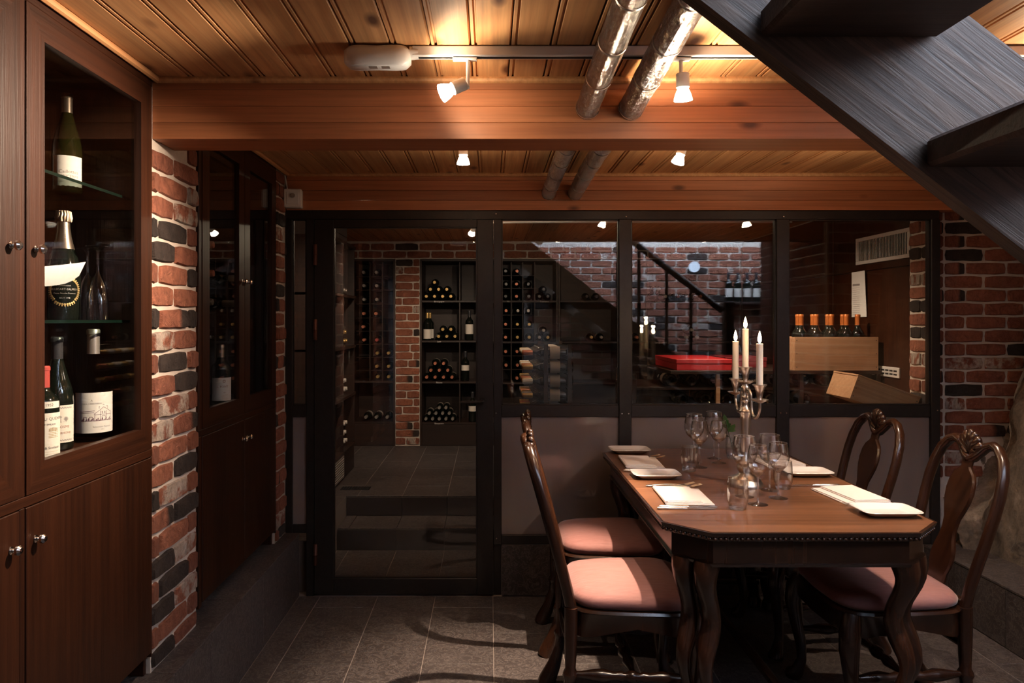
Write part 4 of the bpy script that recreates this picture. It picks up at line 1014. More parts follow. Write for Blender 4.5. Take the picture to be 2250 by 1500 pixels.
# champagne sabre on a small stand
sb = thing('champagne_sabre', 'polished champagne sabre with broad curved blade in front of the champagne bottle', 'sabre', (-1.282, 1.869, 1.4405), math.radians(-32.5))
top = []; bot = []
for i in range(15):
    t = i/14; y = -.02+.265*t
    zt = .1315+.012*t+.022*t*t; wdt = .055 if t < .72 else .055*math.sqrt(max(0.0, 1-((t-.72)/.28)**2))
    top.append((y, zt)); bot.append((y, zt-wdt))
poly = bot+top[::-1][1:]
mb = MB(); mb.prism(poly, -.0012, .0012); mb.v = [(v[2]-.01*max(0, v[0])*0, v[0], v[1]) for v in mb.v]; mb.obj('blade', 'blade', sb, smooth=0)
MB().tube([(0, -.018, .108), (0, -.06, .106), (0, -.12, .098)], [(.009, .013), (.011, .015), (.012, .017)], 12).obj('grip', 'darkbox', sb)
MB().box(-.012, .012, -.022, -.016, .08, .14, .002).obj('guard', 'cap_gold', sb)
MB().box(-.025, .025, -.10, -.07, .0005, .006, .001).box(-.004, .004, -.095, -.075, .006, .0885, .001).obj('stand', 'knob', sb)
# lower bottles
zc = 1.0765
b1 = lbl_bottle('red_wine_magnum', 'large red wine bottle with silver capsule and white winery drawing label', (-1.200, 2.207, zc), prof_bordeaux, .052, .335, 'bottle', 'cap_silver', .78, FC+.10)
mb = MB(); mb.lathe([(.0176, .335*.78), (.0174, .335*.955), (.0188, .335*.958), (.0188, .335*.992), (.016, .335*1.006), (0, .335*1.006)], 24); b1.children[1].data = mb.mesh('capsule', 'cap_silver', 40)
mb = MB(); arc_label(mb, .0524, .028, .148, -PI/2-1.25, -PI/2+1.25, 24); l1 = mb.obj('paper_label', 'paper', b1)
wr_ = lambda zc_, dx=0.0: wrap(.0526, zc_, dx=dx)
mb = MB(); add_text(mb, 'FINCA CARBONERAS', .0058, wr_(.115, -.012)); add_text(mb, 'A', .009, wr_(.124, -.012)); add_text(mb, 'Seleccion Especial', .0075, wr_(.046, .018)); add_text(mb, '2011', .005, wr_(.038, .018)); mb.obj('label_print', 'inkgrey', l1, smooth=0)
mb = MB()
def seg(x0, z0, x1, z1, w=.0011):
    d = math.hypot(x1-x0, z1-z0); nx, nz = -(z1-z0)/d*w/2, (x1-x0)/d*w/2
    fn = wr_(0); k = max(1, int(d/.008)); vs = []
    for i in range(k+1):
        t = i/k; x = x0+(x1-x0)*t; z = z0+(z1-z0)*t; vs += [fn((x+nx, z+nz, 0)), fn((x-nx, z-nz, 0))]
    mb.add(vs, [(2*i, 2*i+1, 2*i+3, 2*i+2) for i in range(k)])
for (x0, z0, x1, z1) in ((-.042, .064, .050, .064), (-.042, .064, -.042, .091), (-.044, .092, -.004, .094), (-.004, .064, -.004, .086), (-.006, .084, .021, .104), (.021, .104, .048, .088), (.048, .064, .048, .09),
                         (.008, .100, .008, .106), (.008, .106, .021, .112), (.021, .112, .034, .106), (.034, .106, .034, .098), (-.004, .082, .048, .082), (.012, .064, .012, .094), (.030, .064, .030, .094), (-.044, .0885, -.006, .0885),
                         (.016, .066, .016, .078), (.026, .066, .026, .078), (.016, .078, .026, .078), (-.034, .066, -.034, .076), (-.026, .066, -.026, .076), (-.034, .076, -.026, .076), (-.018, .066, -.018, .076), (-.010, .066, -.010, .076), (-.018, .076, -.010, .076),
                         (.015, .086, .027, .086), (.015, .09, .027, .09), (.018, .084, .018, .092), (.024, .084, .024, .092)): seg(x0, z0, x1, z1)
for x in range(22): seg(-.042+.0042*x, .0635, -.041+.0042*x, .0665+.003*((x*7) % 3), .0022)
mb.obj('winery_drawing', 'inkpurple', l1, smooth=0)
b2 = lbl_bottle('red_wine_bottle', 'sloping shouldered red wine bottle with cream chapel label', (-1.220, 2.055, zc), prof_burgundy, .0425, .315, 'bottle', 'cap_black', .80, FC+.02)
mb = MB(); arc_label(mb, .0429, .022, .126, -PI/2-1.2, -PI/2+1.2, 24); l2 = mb.obj('paper_label', 'label', b2)
wr_ = lambda zc_, dx=0.0: wrap(.0431, zc_, dx=dx)
mb = MB(); add_text(mb, 'SAINT COSME', .0100, wr_(.066)); add_text(mb, 'COTES DU RHONE', .0085, wr_(.049)); mb.obj('label_print', 'inkred', l2, smooth=0)
mb = MB()
for zz in (.119, .029):
    for i in range(26): seg(-.040+.0031*i, zz+(.002 if i % 2 else -.002), -.0369+.0031*i, zz+(-.002 if i % 2 else .002), .0018)
for (x0, z0, x1, z1) in ((-.012, .080, .018, .080), (-.010, .080, -.010, .094), (.008, .080, .008, .094), (-.013, .093, -.001, .105), (-.001, .105, .011, .093), (-.001, .105, -.001, .112), (-.004, .084, -.004, .090), (.003, .084, .003, .090), (-.013, .093, .011, .093)): seg(x0, z0, x1, z1, .0012)
for i in range(14): a = i*2*PI/14; seg(.022, .088, .022+.0065*math.cos(a), .088+.0065*math.sin(a), .0014)
seg(.022, .080, .022, .088, .0014); mb.obj('chapel_drawing', 'inkgrey', l2, smooth=0)
b3 = lbl_bottle('red_wine_bottle', 'red capped bottle with crowned chateau label half hidden by the door stile', (-1.143, 1.865, zc), prof_bordeaux, .0375, .245, 'bottle', 'cap_red', .78, FC+.28)
mb = MB(); arc_label(mb, .0379, .010, .128, -PI/2-1.3, -PI/2+1.3, 24); arc_label(mb, .0379, .140, .157, -PI/2-.9, -PI/2+.9, 16); l3 = mb.obj('paper_label', 'label', b3)
wr_ = lambda zc_, dx=0.0: wrap(.0381, zc_, dx=dx)
mb = MB(); add_text(mb, 'CHATEAU QUENTIN', .0105, wr_(.113, .0)); add_text(mb, 'SAINT EMILION', .006, wr_(.099)); add_text(mb, '& Scotland', .0085, wr_(.040, .012)); add_text(mb, '1952', .010, wr_(.148, .004)); mb.obj('label_print', 'ink', l3, smooth=0)
mb = MB()
for i in range(7): seg(.004+.0035*i, .083, .004+.0035*i, .092-abs(i-3)*.001, .0018)
for i in range(5): seg(.002, .066+.004*i, .028, .066+.004*i, .0014)
for i in range(4): seg(-.02, .012+.006*i, .032, .012+.006*i, .0006)
mb.obj('crest_print', 'inkgold', l3, smooth=0)
# narrow cabinet: one labelled bottle in front of lying ones
b4 = lbl_bottle('red_wine_bottle', 'single dark bottle with tan label behind the narrow cabinet glass', (-1.122, 3.045, zc), prof_bordeaux, .040, .26, 'bottle', 'cap_bronze', .80, math.atan2(-3.03, 1.19)+.15)
mb = MB(); arc_label(mb, .0404, .03, .125, -PI/2-1.2, -PI/2+1.2, 20); l4 = mb.obj('paper_label', 'label', b4)
wr_ = lambda zc_, dx=0.0: wrap(.0406, zc_, dx=dx)
mb = MB(); add_text(mb, 'L. FONT', .013, wr_(.088)); add_text(mb, '1911', .007, wr_(.063, .008)); mb.obj('label_print', 'inkred', l4, smooth=0)
mb = MB()
for i in range(4):
    a = i*PI/2+PI/4; seg(.006+.006*math.cos(a), .110+.006*math.sin(a), .006+.006*math.cos(a+PI/2), .110+.006*math.sin(a+PI/2), .002)
for i in range(5): seg(-.004, .054-.005*i, .024, .054-.005*i, .0007)
mb.obj('label_emblem', 'inkred', l4, smooth=0)
nr = thing('inner_rack', 'small dark bottle rack inside the narrow cabinet', 'wine rack', (-1.36, 3.13, 1.077))
for z in (.40, .52, .64): MB().box(-.115, .03, -.42, .42, z-.006, z, .001).obj('rack_shelf', 'rack', nr)
for y in (-.42, -.14, .14, .41): MB().box(-.115, .03, y, y+.012, 0, .66, .001).obj('rack_upright', 'rack', nr)
for i, (y, z, cap) in enumerate(((2.82, .40, 'red'), (2.91, .40, 'red'), (3.04, .40, 'grey'), (2.82, .52, 'red'), (2.91, .52, 'red'), (3.05, .52, 'copper'), (3.32, .40, 'grey'), (3.40, .52, 'grey'), (3.05, .64, 'copper'))):
    o = mkobj('wine_bottle', LY[cap], None, (-1.455, y, 1.077+z+.0385), (0, 0, PI/2)); tag(o, '%s capped bottle lying inside the narrow cabinet, %s in the rack' % (cap, ORD[i] if i < 8 else 'topmost'), 'wine bottle', '%s capped bottles inside the narrow cabinet' % cap)

# ================================================================== staircase
st = thing('staircase', 'dark open riser wooden staircase descending to the right in the upper corner', 'staircase', (1.5, .6, 0))
def so(nm, mb, m='stair', sm=35): 
    mb.v = [(v[0]-1.5, v[1]-.6, v[2]) for v in mb.v]; return mb.obj(nm, m, st, smooth=sm)
S = .774; C0 = 1.910+S*.311          # lower edge: Z = C0 - S*X
def stringer(y0, y1, xa, xb):
    P = [(xa, C0-S*xa), (xb, C0-S*xb), (xb, C0-S*xb+.282), (xa, C0-S*xa+.282)]
    mb = MB(); mb.prism([(p[0], p[1]) for p in P], 0, 1); mb.v = [(v[0], y0+(y1-y0)*v[2], v[1]) for v in mb.v]; return mb
def m_stringer():
    m, nt, out = new_mat('stringer oak')
    tc = N(nt, 'TexCoord'); mp = N(nt, 'Mapping'); mp.inputs['Rotation'].default_value = (0, -math.atan(S), 0); L(nt, tc, 'Object', mp, 0)
    mp2 = N(nt, 'Mapping'); mp2.inputs['Scale'].default_value = (3, 60, 70); L(nt, mp, 0, mp2, 0)
    n1 = noise(nt, mp2.outputs[0], 1.0, 5, 0.6, 1.5)
    c = ramp(nt, n1, [(0.35, (0.036, 0.022, 0.014)), (0.65, (0.120, 0.076, 0.050))])
    b = principled(nt, out, Base_Color=c, Roughness=0.5); bump(nt, n1, b, 0.4, 0.003); return m
M['stringer'] = m_stringer()
so('stringer', stringer(1.070, 1.104, -0.30, 2.70), 'stringer', 0); so('stringer', stringer(.110, .142, -0.30, 2.70), 'stringer', 0)
for n in range(-3, 10):
    x = .3966+.243*n; z = 1.854-.19*n
    if z < .03: continue
    so('tread', MB().box(x, x+.262, .1425, 1.0695, z, z+.042, .006))
hz = lambda x: C0-S*x+1.0
so('handrail', MB().tube([(.36+.0, 1.087, hz(.36)), (2.1, 1.087, hz(2.1))], [(.026, .03)]*2, 10), 'stair')
for x in (1.35, 1.60, 1.82): so('baluster', MB().box(x-.014, x+.014, 1.075, 1.099, C0-S*x+.283, hz(x)-.02, .002))
so('newel_post', MB().box(2.11, 2.20, 1.045, 1.135, 0, hz(2.1)+.08, .004))
# globe lamp, shelf and bottles on the stair wall
gp = (2.10, .20, 1.985)
gl = thing('globe_lamp', 'round white globe wall lamp on the stair brick wall', 'lamp', gp)
MB().lathe([(.055*math.sin(PI*i/14), -.055*math.cos(PI*i/14)) for i in range(15)], 24).obj('globe', 'globe', gl, smooth=80)
MB().lathe([(0, .115), (.04, .115), (.045, .108), (.045, .10), (.02, .095), (.015, .057), (0, .057)], 20, mat=Matrix.Rotation(PI/2, 4, 'X')).obj('wall_mount', 'white', gl)
wsf = thing('wall_shelf', 'dark wall shelf on the stair brick wall', 'shelf', (2.70, .17, 1.60))
MB().box(-.30, .30, -.06, .06, 0, .025, .002).obj('shelf_board', 'rack', wsf)
for x in (-.22, .22): MB().box(x-.012, x+.012, -.06, .02, -.10, -.0005, .002).obj('bracket', 'rack', wsf)
for k in range(6):
    standing('shelf_bottle', 'white labelled bottle on the stair wall shelf, %s from the lamp' % ORD[k], 'bottles on the stair wall shelf', (2.46+.095*k, .17, 1.6252), 'cap_black', rz=PI)

# ================================================================== ceiling services
tr = thing('light_track', 'white ceiling light track with an oval feed box at its left end', 'light track', (0.9, 2.04, 2.195))
MB().box(-1.115, 2.35, -.016, .016, -.020, .008, .002).obj('rail', 'white', tr)
MB().box(-1.115, 2.35, -.006, .006, -.0212, -.0202).obj('rail_slot', 'black', tr, smooth=0)
fb = MB()
pts = []
for i in range(24):
    a = 2*PI*i/24; cx = math.copysign(abs(math.cos(a))**.5, math.cos(a)); cy = math.copysign(abs(math.sin(a))**.6, math.sin(a)); pts.append((-1.212+.094*cx, .034*cy))
fb.prism(pts, -.048, .006, b=.012); o = fb.obj('feed_box', 'white', tr, smooth=50)
for x in (-1.235, -1.20): MB().box(x, x+.022, -.012, .008, -.0487, -.0478).obj('print_plate', 'cap_grey', o, smooth=0)
MB().lathe([(.019, -.012), (.017, .012)], 14, mat=Matrix.Translation((-1.11, 0, -.008)) @ Matrix.Rotation(PI/2, 4, 'Y'), cap=True).obj('rail_coupling', 'white', tr)
tr2 = thing('light_track', 'white ceiling light track hidden behind the big beam', 'light track', (.55, 2.86, 2.195))
MB().box(-1.2, 1.6, -.016, .016, -.020, .008, .002).obj('rail', 'white', tr2)
tr4 = thing('light_track', 'white ceiling light track just behind the glass partition', 'light track', (.6, 4.12, 2.165))
MB().box(-1.6, 1.6, -.016, .016, -.018, .008, .002).obj('rail', 'white', tr4)
tr3 = thing('light_track', 'white ceiling light track inside the wine cellar', 'light track', (.6, 5.3, 2.165))
MB().box(-1.6, 1.6, -.016, .016, -.018, .008, .002).obj('rail', 'white', tr3)
def spotlamp(label, base, head, d, watts, cone=70, blend=.5, glow=1.0):
    """base: point on the track; head: centre of the lamp body; d: aim"""
    t = thing('spotlight', label, 'spotlight', base)
    B = Vector(base); H = Vector(head)-B; D = Vector(d).normalized()
    MB().box(-.042, .026, -.012, .012, -.006, .0, .0015).obj('track_adapter', 'white', t)
    back = H-D*.034
    MB().tube([(0, 0, -.005), (0, 0, back.z-.004 if abs(D.z) < .9 else back.z)], .0052, 10).obj('arm', 'white', t)
    Q = D.to_track_quat('Z', 'Y').to_matrix().to_4x4(); T = Matrix.Translation(H) @ Q
    if (back.xy.length > .004): MB().tube([(0, 0, back.z), tuple(back)], .006, 8).obj('knuckle', 'white', t)
    MB().lathe([(0, -.036), (.0165, -.036), (.018, -.034), (.018, .002), (.0165, .004), (0, .004)], 20, mat=T).obj('socket', 'white', t)
    b = MB().lathe([(.013, .0045), (.0175, .012), (.0215, .022), (.0250, .034), (.0253, .038)], 20, mat=T).obj('bulb', 'bulb', t, smooth=60)
    MB().lathe([(.0253, .038), (.018, .0395), (0, .040)], 20, mat=T).obj('bulb_front', 'bulbface', b, smooth=60)
    l = bpy.data.lights.new('beam', 'SPOT'); l.energy = watts; l.color = WARM; l.spot_size = math.radians(cone); l.spot_blend = blend; l.shadow_soft_size = .012
    q = H+D*.046
    lo = mkobj('beam', l, t, tuple(q)); lo.rotation_euler = (-D).to_track_quat('Z', 'Y').to_euler()
    bl = bpy.data.lights.new('back_spill', 'SPOT'); bl.energy = BACK_W*glow; bl.color = (1.0, .78, .52); bl.spot_size = math.radians(172); bl.spot_blend = .35; bl.shadow_soft_size = .010
    bo = mkobj('back_spill', bl, t, tuple(H+D*.030)); bo.rotation_euler = D.to_track_quat('Z', 'Y').to_euler()
    return t
ZT = 2.1732
spotlamp('tilted white spotlight aimed at the left cabinet, beside the feed box', (-.060, 2.04, ZT), (-.098, 2.005, 2.078), (-.92, -.20, -.46), SPOT_W*3.2, 92, 1.0, glow=.75)
spotlamp('white spotlight hanging straight down at right of the foil pipes', (.537, 2.04, ZT), (.535, 2.012, 2.085), (.05, .10, -1), SPOT_W*.9, 62, .7, glow=2.0)
spotlamp('white spotlight far right on the front track, aimed at the table', (1.66, 2.04, ZT), (1.655, 2.045, 2.085), (-.32, .42, -1), SPOT_W*.9, 70, .9, glow=1.6)
spotlamp('white spotlight at the right of the rear bay, aimed at the right alcove', (1.68, 2.86, ZT), (1.69, 2.86, 2.092), (.22, -.08, -1), SPOT_W*.75, 86, .8, glow=1.3)
spotlamp('white spotlight peeking under the big beam at left', (-.102, 2.86, ZT), (-.102, 2.86, 2.090), (0, .02, -1), SPOT_W*.35, 70, .9, glow=1.5)
spotlamp('white spotlight peeking under the big beam at right', (.752, 2.86, ZT), (.752, 2.86, 2.092), (-.35, -.03, -1), SPOT_W*5.8, 43, .9, glow=1.25)
spotlamp('cellar spotlight seen at the top of the glass door', (-.12, 5.3, 2.1455), (-.12, 5.3, 2.092), (-.30, .80, -.75), CELLAR_W, 80, .8)
spotlamp('cellar spotlight above the side rack', (-.70, 4.12, 2.1455), (-.70, 4.12, 2.082), (-.25, .75, -.8), CELLAR_W*1.0, 95, .8)
spotlamp('cellar spotlight above the display island', (1.45, 4.12, 2.1455), (1.45, 4.12, 2.082), (.35, .30, -.9), CELLAR_W*1.7, 115, .9)
spotlamp('cellar spotlight above the left end of the display island', (.35, 4.12, 2.1455), (.35, 4.12, 2.082), (.0, .9, -.6), CELLAR_W*.8, 95, .8)
# foil wrapped pipes
def pipe(label, x, r):
    t = thing('foil_pipe', label, 'pipe', (x, 1.6, 2.15))
    pts = [(0, -.47, .0), (0, .0, -.002), (0, .35, -.018), (0, .705, -.040), (0, 1.0, -.036), (0, 1.3, -.022), (0, 1.75, -.030), (0, 2.20, -.048)]
    P = []
    for i in range(len(pts)-1):
        for k in range(6): P.append(tuple(Vector(pts[i]).lerp(Vector(pts[i+1]), k/6)))
    P.append(pts[-1]); rd = random.Random(int(x*1000))
    MB().tube(P, [r*(1+rd.uniform(-.035, .035)) for _ in P], 20).obj('foil_wrap', 'foil', t, smooth=70)
    for y in (-.30, -.02, .22, .45, .69, 1.05, 1.28, 1.50, 1.75, 2.0, 2.19):
        j = min(range(len(P)), key=lambda q: abs(P[q][1]-y)); z = P[j][2]
        MB().tube([(0, y-.004, z), (0, y+.004, z-.0003)], r*1.045, 20, cap=False).obj('tape_seam', 'foilseam', t)
    return t
pipe('left of the two foil wrapped pipes passing through the beams', .310, .0365); pipe('right of the two foil wrapped pipes passing through the beams', .448, .0385)
# dimmer box on the rear beam
dm = thing('dimmer_switch', 'square white dimmer switch with round knob on the rear beam', 'switch', (-1.015, 3.772, 2.068), .12)
MB().box(-.046, .046, -.028, .024, -.048, .048, .005).obj('switch_box', 'white', dm); MB().box(-.030, .030, -.0298, -.0282, -.032, .032, .0006).obj('cover_plate', 'white', dm)
MB().lathe([(0, .010), (.010, .010), (.0115, .008), (.0115, 0)], 20, mat=Matrix.Translation((.002, -.0298, .012)) @ Matrix.Rotation(PI/2, 4, 'X')).obj('dial', 'cap_grey', dm)
MB().tube([(-.03, .0, .047), (-.036, .005, .08), (-.045, .012, .122)], .004, 8).obj('cable', 'white', dm)

# ================================================================== dining table
TX0, TX1, TY0, TY1, TZ = .567, 1.464, 2.262, 3.752, .780
CH = .125
tb = thing('dining_table', 'carved mahogany dining table with clipped corners and beaded edge', 'table', ((TX0+TX1)/2, (TY0+TY1)/2, 0))
hx, hy = (TX1-TX0)/2, (TY1-TY0)/2
def octo(d=0.0): 
    k = d*.414
    return [(-hx+d, -hy+CH+k), (-hx+CH+k, -hy+d), (hx-CH-k, -hy+d), (hx-d, -hy+CH+k), (hx-d, hy-CH-k), (hx-CH-k, hy-d), (-hx+CH+k, hy-d), (-hx+d, hy-CH-k)]
YJ = .005
O = octo(.006)
near = [O[0], O[1], O[2], O[3], (O[3][0], YJ-.0011), (O[0][0], YJ-.0011)]; far = [(O[7][0], YJ+.0011), (O[4][0], YJ+.0011), O[4], O[5], O[6], O[7]]
for p in (near, far): MB().prism(p, TZ-.012, TZ, b=0).obj('tabletop_leaf', 'table', tb, smooth=0)
def ring(d0, d1, z0, z1, d2=None):
    a, b = octo(d0), octo(d1); n = 8; mb = MB(); d2 = d0 if d2 is None else d2
    c = octo(d2)
    vs = [(*p, z1) for p in b]+[(*p, z1) for p in a]+[(*p, z0) for p in c]+[(*p, z0) for p in b]
    fs = []
    for r in range(4):
        for k in range(8): k2 = (k+1) % 8; fs.append((r*8+k, r*8+k2, ((r+1) % 4)*8+k2, ((r+1) % 4)*8+k))
    mb.add(vs, fs); return mb
ring(-.004, .0055, TZ-.014, TZ-.001, .0).obj('edge_moulding', 'chair', tb, smooth=0)
ring(.002, .02, TZ-.030, TZ-.0145, .010).obj('under_moulding', 'chair', tb, smooth=0)
mb = MB(); O2 = octo(.0055)
for k in range(8):
    a, b = Vector((*O2[k], 0)), Vector((*O2[(k+1) % 8], 0)); n = int((b-a).length/.0165); d = (b-a).normalized()
    for i in range(n):
        p = a+(b-a)*((i+.5)/n)
        q = Matrix.Translation((p.x, p.y, TZ-.022)) @ Matrix.Rotation(math.atan2(d.y, d.x), 4, 'Z') @ Matrix.Diagonal((.0078, .007, .008, 1))
        vs = [q @ Vector(v) for v in ((0, 0, 1), (1, 0, 0), (0, -1.0, 0), (-1, 0, 0), (0, 1, 0), (0, 0, -1), (.6, -.7, .5), (-.6, -.7, .5), (.6, -.7, -.5), (-.6, -.7, -.5))]
        mb.add(vs, [(0, 7, 6), (6, 7, 2), (6, 2, 8), (2, 7, 9), (8, 2, 9), (0, 6, 1), (1, 6, 8), (0, 3, 7), (7, 3, 9), (0, 1, 4), (0, 4, 3), (5, 4, 1), (5, 3, 4), (5, 1, 8), (5, 8, 9), (5, 9, 3)])
mb.obj('gadroon_beading', 'chair', tb, smooth=60)
ring(.034, .055, .672, TZ-.0305).obj('apron', 'chair', tb, smooth=0)
ring(.026, .060, .662, .6715, .030).obj('apron_moulding', 'chair', tb, smooth=0)
for sx in (-1, 1):
    for sy in (-1, 1):
        cx, cy = sx*(hx-.112), sy*(hy-.112); lg = mkobj('leg', None, tb, (cx, cy, 0))
        for s in (-1, 1):
            P = []; R = []
            for i in range(25):
                t = i/24; z = .661*(1-t); w = math.sin(t*PI*4.6+.6)*.021; P.append((sx*(-.0)+s*.027*(sy)+w*.7*sx, -s*.027*sx+w*.7*sy, z))
                R.append(.040-.016*min(1, t*2.2)+.005*math.sin(t*PI*4.6+2.2)+(0.012 if t > .93 else 0))
            MB().tube(P, R, 12).obj('wavy_strand', 'chair', lg, smooth=60)
for sy in (-1, 1): MB().tube([(-(hx-.12), sy*(hy-.10), .13), (0, sy*(hy-.14), .15), (hx-.12, sy*(hy-.10), .13)], [(.022, .016)]*3, 10).obj('stretcher', 'chair', tb)
MB().tube([(0, -(hy-.15), .15), (0, hy-.15, .15)], .018, 10).obj('stretcher', 'chair', tb)

# ================================================================== chairs
def make_chair():
    c = thing('dining_chair', 'x', 'chair')
    def xb(z): return -.205-.155*max(0, (z-.44)/.54)**1.05     # rake of the back
    # cushion
    def seat_outline(d=0.0, n=28):
        pts = []
        for i in range(n):
            a = 2*PI*i/n; ca, sa = math.cos(a), math.sin(a); e = .42
            u = math.copysign(abs(ca)**e, ca); v = math.copysign(abs(sa)**e, sa)
            w = .205+.035*(u+1)/2; pts.append((.015+u*(.218-d)+(.018*(1-v*v) if u > .5 else 0), v*(w-d)))
        return pts
    mb = MB(); rings = [(.012, .441), (.0, .452), (-.002, .468), (.010, .484), (.040, .496), (.090, .503), (.15, .506)]
    n = 28; vs = []; fs = []
    for d, z in rings: vs += [(p[0], p[1], z) for p in seat_outline(d, n)]
    for r in range(len(rings)-1):
        for k in range(n): k2 = (k+1) % n; fs.append((r*n+k, r*n+k2, (r+1)*n+k2, (r+1)*n+k))
    fs.append(tuple(range((len(rings)-1)*n, len(rings)*n))); fs.append(tuple(reversed(range(n))))
    mb.add(vs, fs); mb.obj('cushion', 'velvet', c, smooth=80)
    # seat rails
    o = seat_outline(-.004, 28); i_ = seat_outline(.035, 28); mb = MB(); n = 28
    def zl(k): 
        x = o[k][0]; return .362+.022*math.cos((x-.02)*14)*(1 if abs(x) < .19 else 0)
    vs = [(p[0], p[1], .4405) for p in o]+[(p[0], p[1], .432) for p in seat_outline(-.010, 28)]+[(p[0], p[1], .424) for p in o]+[(o[k][0], o[k][1], zl(k)) for k in range(n)]+[(i_[k][0], i_[k][1], zl(k)) for k in range(n)]+[(p[0], p[1], .4405) for p in i_]
    fs = []
    for r in range(6):
        for k in range(n): k2 = (k+1) % n; fs.append((r*n+k2, r*n+k, ((r+1) % 6)*n+k, ((r+1) % 6)*n+k2))
    mb.add(vs, fs); mb.obj('seat_rail', 'chair', c, smooth=40)
    # back stiles with arched top
    for s in (-1, 1):
        P = []; R = []
        for (z, y) in ((.43, .172), (.50, .176), (.58, .184), (.66, .193), (.74, .200), (.81, .201), (.87, .192), (.92, .170), (.952, .136), (.962, .104), (.952, .072), (.928, .045), (.908, .022), (.900, 0)):
            P.append((xb(z), s*y, z)); R.append((.016, .020) if z < .9 or y > .12 else (.016, .018))
        MB().tube(P, R, 12, up=(1, 0, 0)).obj('back_stile', 'chair', c, smooth=60)
        # rear leg
        P = [(-.206, s*.172, .44), (-.207, s*.171, .36), (-.208, s*.170, .27), (-.209, s*.170, .225), (-.209, s*.170, .212), (-.210, s*.170, .200), (-.211, s*.170, .188), (-.215, s*.170, .15), (-.235, s*.170, .08), (-.262, s*.170, .02), (-.268, s*.170, 0)]
        R = [.024, .0235, .021, .0185, .0250, .0270, .020, .0200, .027, .035, .036]
        MB().tube(P, R, 12, up=(1, 0, 0)).obj('rear_leg', 'chair', c, smooth=50)
        # cabriole front leg
        P = [(.205, s*.205, .425), (.220, s*.222, .37), (.226, s*.228, .31), (.217, s*.220, .23), (.204, s*.208, .14), (.202, s*.205, .08), (.215, s*.217, .03), (.226, s*.228, .012), (.228, s*.230, 0)]
        MB().tube(P, [.030, .036, .033, .026, .020, .018, .026, .033, .030], 12, up=(1, 0, 0)).obj('front_leg', 'chair', c, smooth=60)
        tp = [(0, .010), (.03, .011), (.08, .020), (.11, .022), (.15, .013), (.17, .018), (.185, .012), (.20, .019), (.21, .021), (.22, .019), (.235, .012), (.25, .018), (.27, .013), (.31, .022), (.34, .020), (.39, .011), (.405, .010)]
        a, b = Vector((-.203, s*.170, .205)), Vector((.198, s*.207, .205))
        MB().tube([tuple(a.lerp(b, t/.405)) for t, _ in tp], [q for _, q in tp], 12).obj('side_stretcher', 'chair', c, smooth=60)
    tp = [(0, .010), (.04, .012), (.09, .021), (.12, .013), (.14, .020), (.16, .024), (.18, .020), (.20, .013), (.23, .021), (.28, .012), (.32, .010)]
    MB().tube([(.01, -.171+t*1.07, .205) for t, _ in tp], [q for _, q in tp], 12).obj('cross_stretcher', 'chair', c, smooth=60)
    MB().tube([(-.209, -.165, .30), (-.209, 0, .30), (-.209, .165, .30)], [.011, .017, .011], 12).obj('rear_stretcher', 'chair', c, smooth=60)
    # splat
    rows = [(.425, .050), (.47, .047), (.505, .050), (.53, .060), (.56, .064), (.59, .058), (.62, .046), (.655, .038), (.69, .042), (.72, .056), (.755, .070), (.79, .075), (.825, .070), (.85, .056), (.866, .034), (.875, .026), (.893, .027), (.915, .036)]
    mb = MB(); th = .007; vs = []; fs = []
    for z, w in rows:
        x = xb(z)+.004
        vs += [(x+th, -w+.006, z), (x+th, w-.006, z), (x+th-.006, w, z), (x-th, w-.002, z), (x-th, -w+.002, z), (x+th-.006, -w, z)]
    for i in range(len(rows)-1):
        for k in range(6): k2 = (k+1) % 6; fs.append((i*6+k, i*6+k2, (i+1)*6+k2, (i+1)*6+k))
    fs += [tuple(range(6))[::-1], tuple(range((len(rows)-1)*6, len(rows)*6))]
    mb.add(vs, fs); mb.obj('splat', 'chair', c, smooth=30)
    MB().box(xb(.43)-.012, xb(.43)+.016, -.16, .16, .4408, .462, .004).obj('shoe_rail', 'chair', c)
    # carved shell crest
    mb = MB(); zc = .925; x = xb(zc)-.002
    for k in range(7):
        a = PI/2+(k-3)*.36; L_ = .080-.003*abs(k-3)
        P = [(x+.006, .010*math.cos(a), zc+.010*math.sin(a)), (x+.012, L_*.55*math.cos(a), zc+L_*.55*math.sin(a)), (x+.004, L_*.92*math.cos(a), zc+L_*.92*math.sin(a)), (x, L_*math.cos(a), zc+L_*math.sin(a))]
        mb.tube(P, [(.006, .006), (.0125, .010), (.0155, .013), (.008, .006)], 8, up=(1, 0, 0))
    for s in (-1, 1): mb.tube([(x+.012, s*.010, zc-.005), (x+.015, s*.030, zc+.012), (x+.012, s*.042, zc+.004), (x+.010, s*.034, zc-.004)], [.006, .008, .007, .004], 8)
    mb.obj('shell_crest', 'chair', c, smooth=70)
    for ch in c.children:
        if ch.name.split('.')[0] in ('back_stile', 'splat', 'shell_crest'):
            for v in ch.data.vertices:
                if v.co.z > .44: v.co.z = .44+(v.co.z-.44)*1.05
    return c
ch0 = make_chair()
ch0.location = (.492, 2.712, 0); ch0.rotation_euler = (0, 0, 0); ch0['label'] = 'carved dark chair nearest on the left of the table, pink velvet seat in front'; ch0['group'] = 'dining chairs'
copy_tree(ch0, (.515, 3.30, 0), -.02, 'carved dark chair on the left side of the table, farther from the camera')
copy_tree(ch0, (1.455, 2.715, 0), PI, 'carved dark chair nearest on the right, in front of the brick wall and rock')
copy_tree(ch0, (1.44, 3.33, 0), PI+.02, 'carved dark chair on the right side of the table in front of frosted glass')

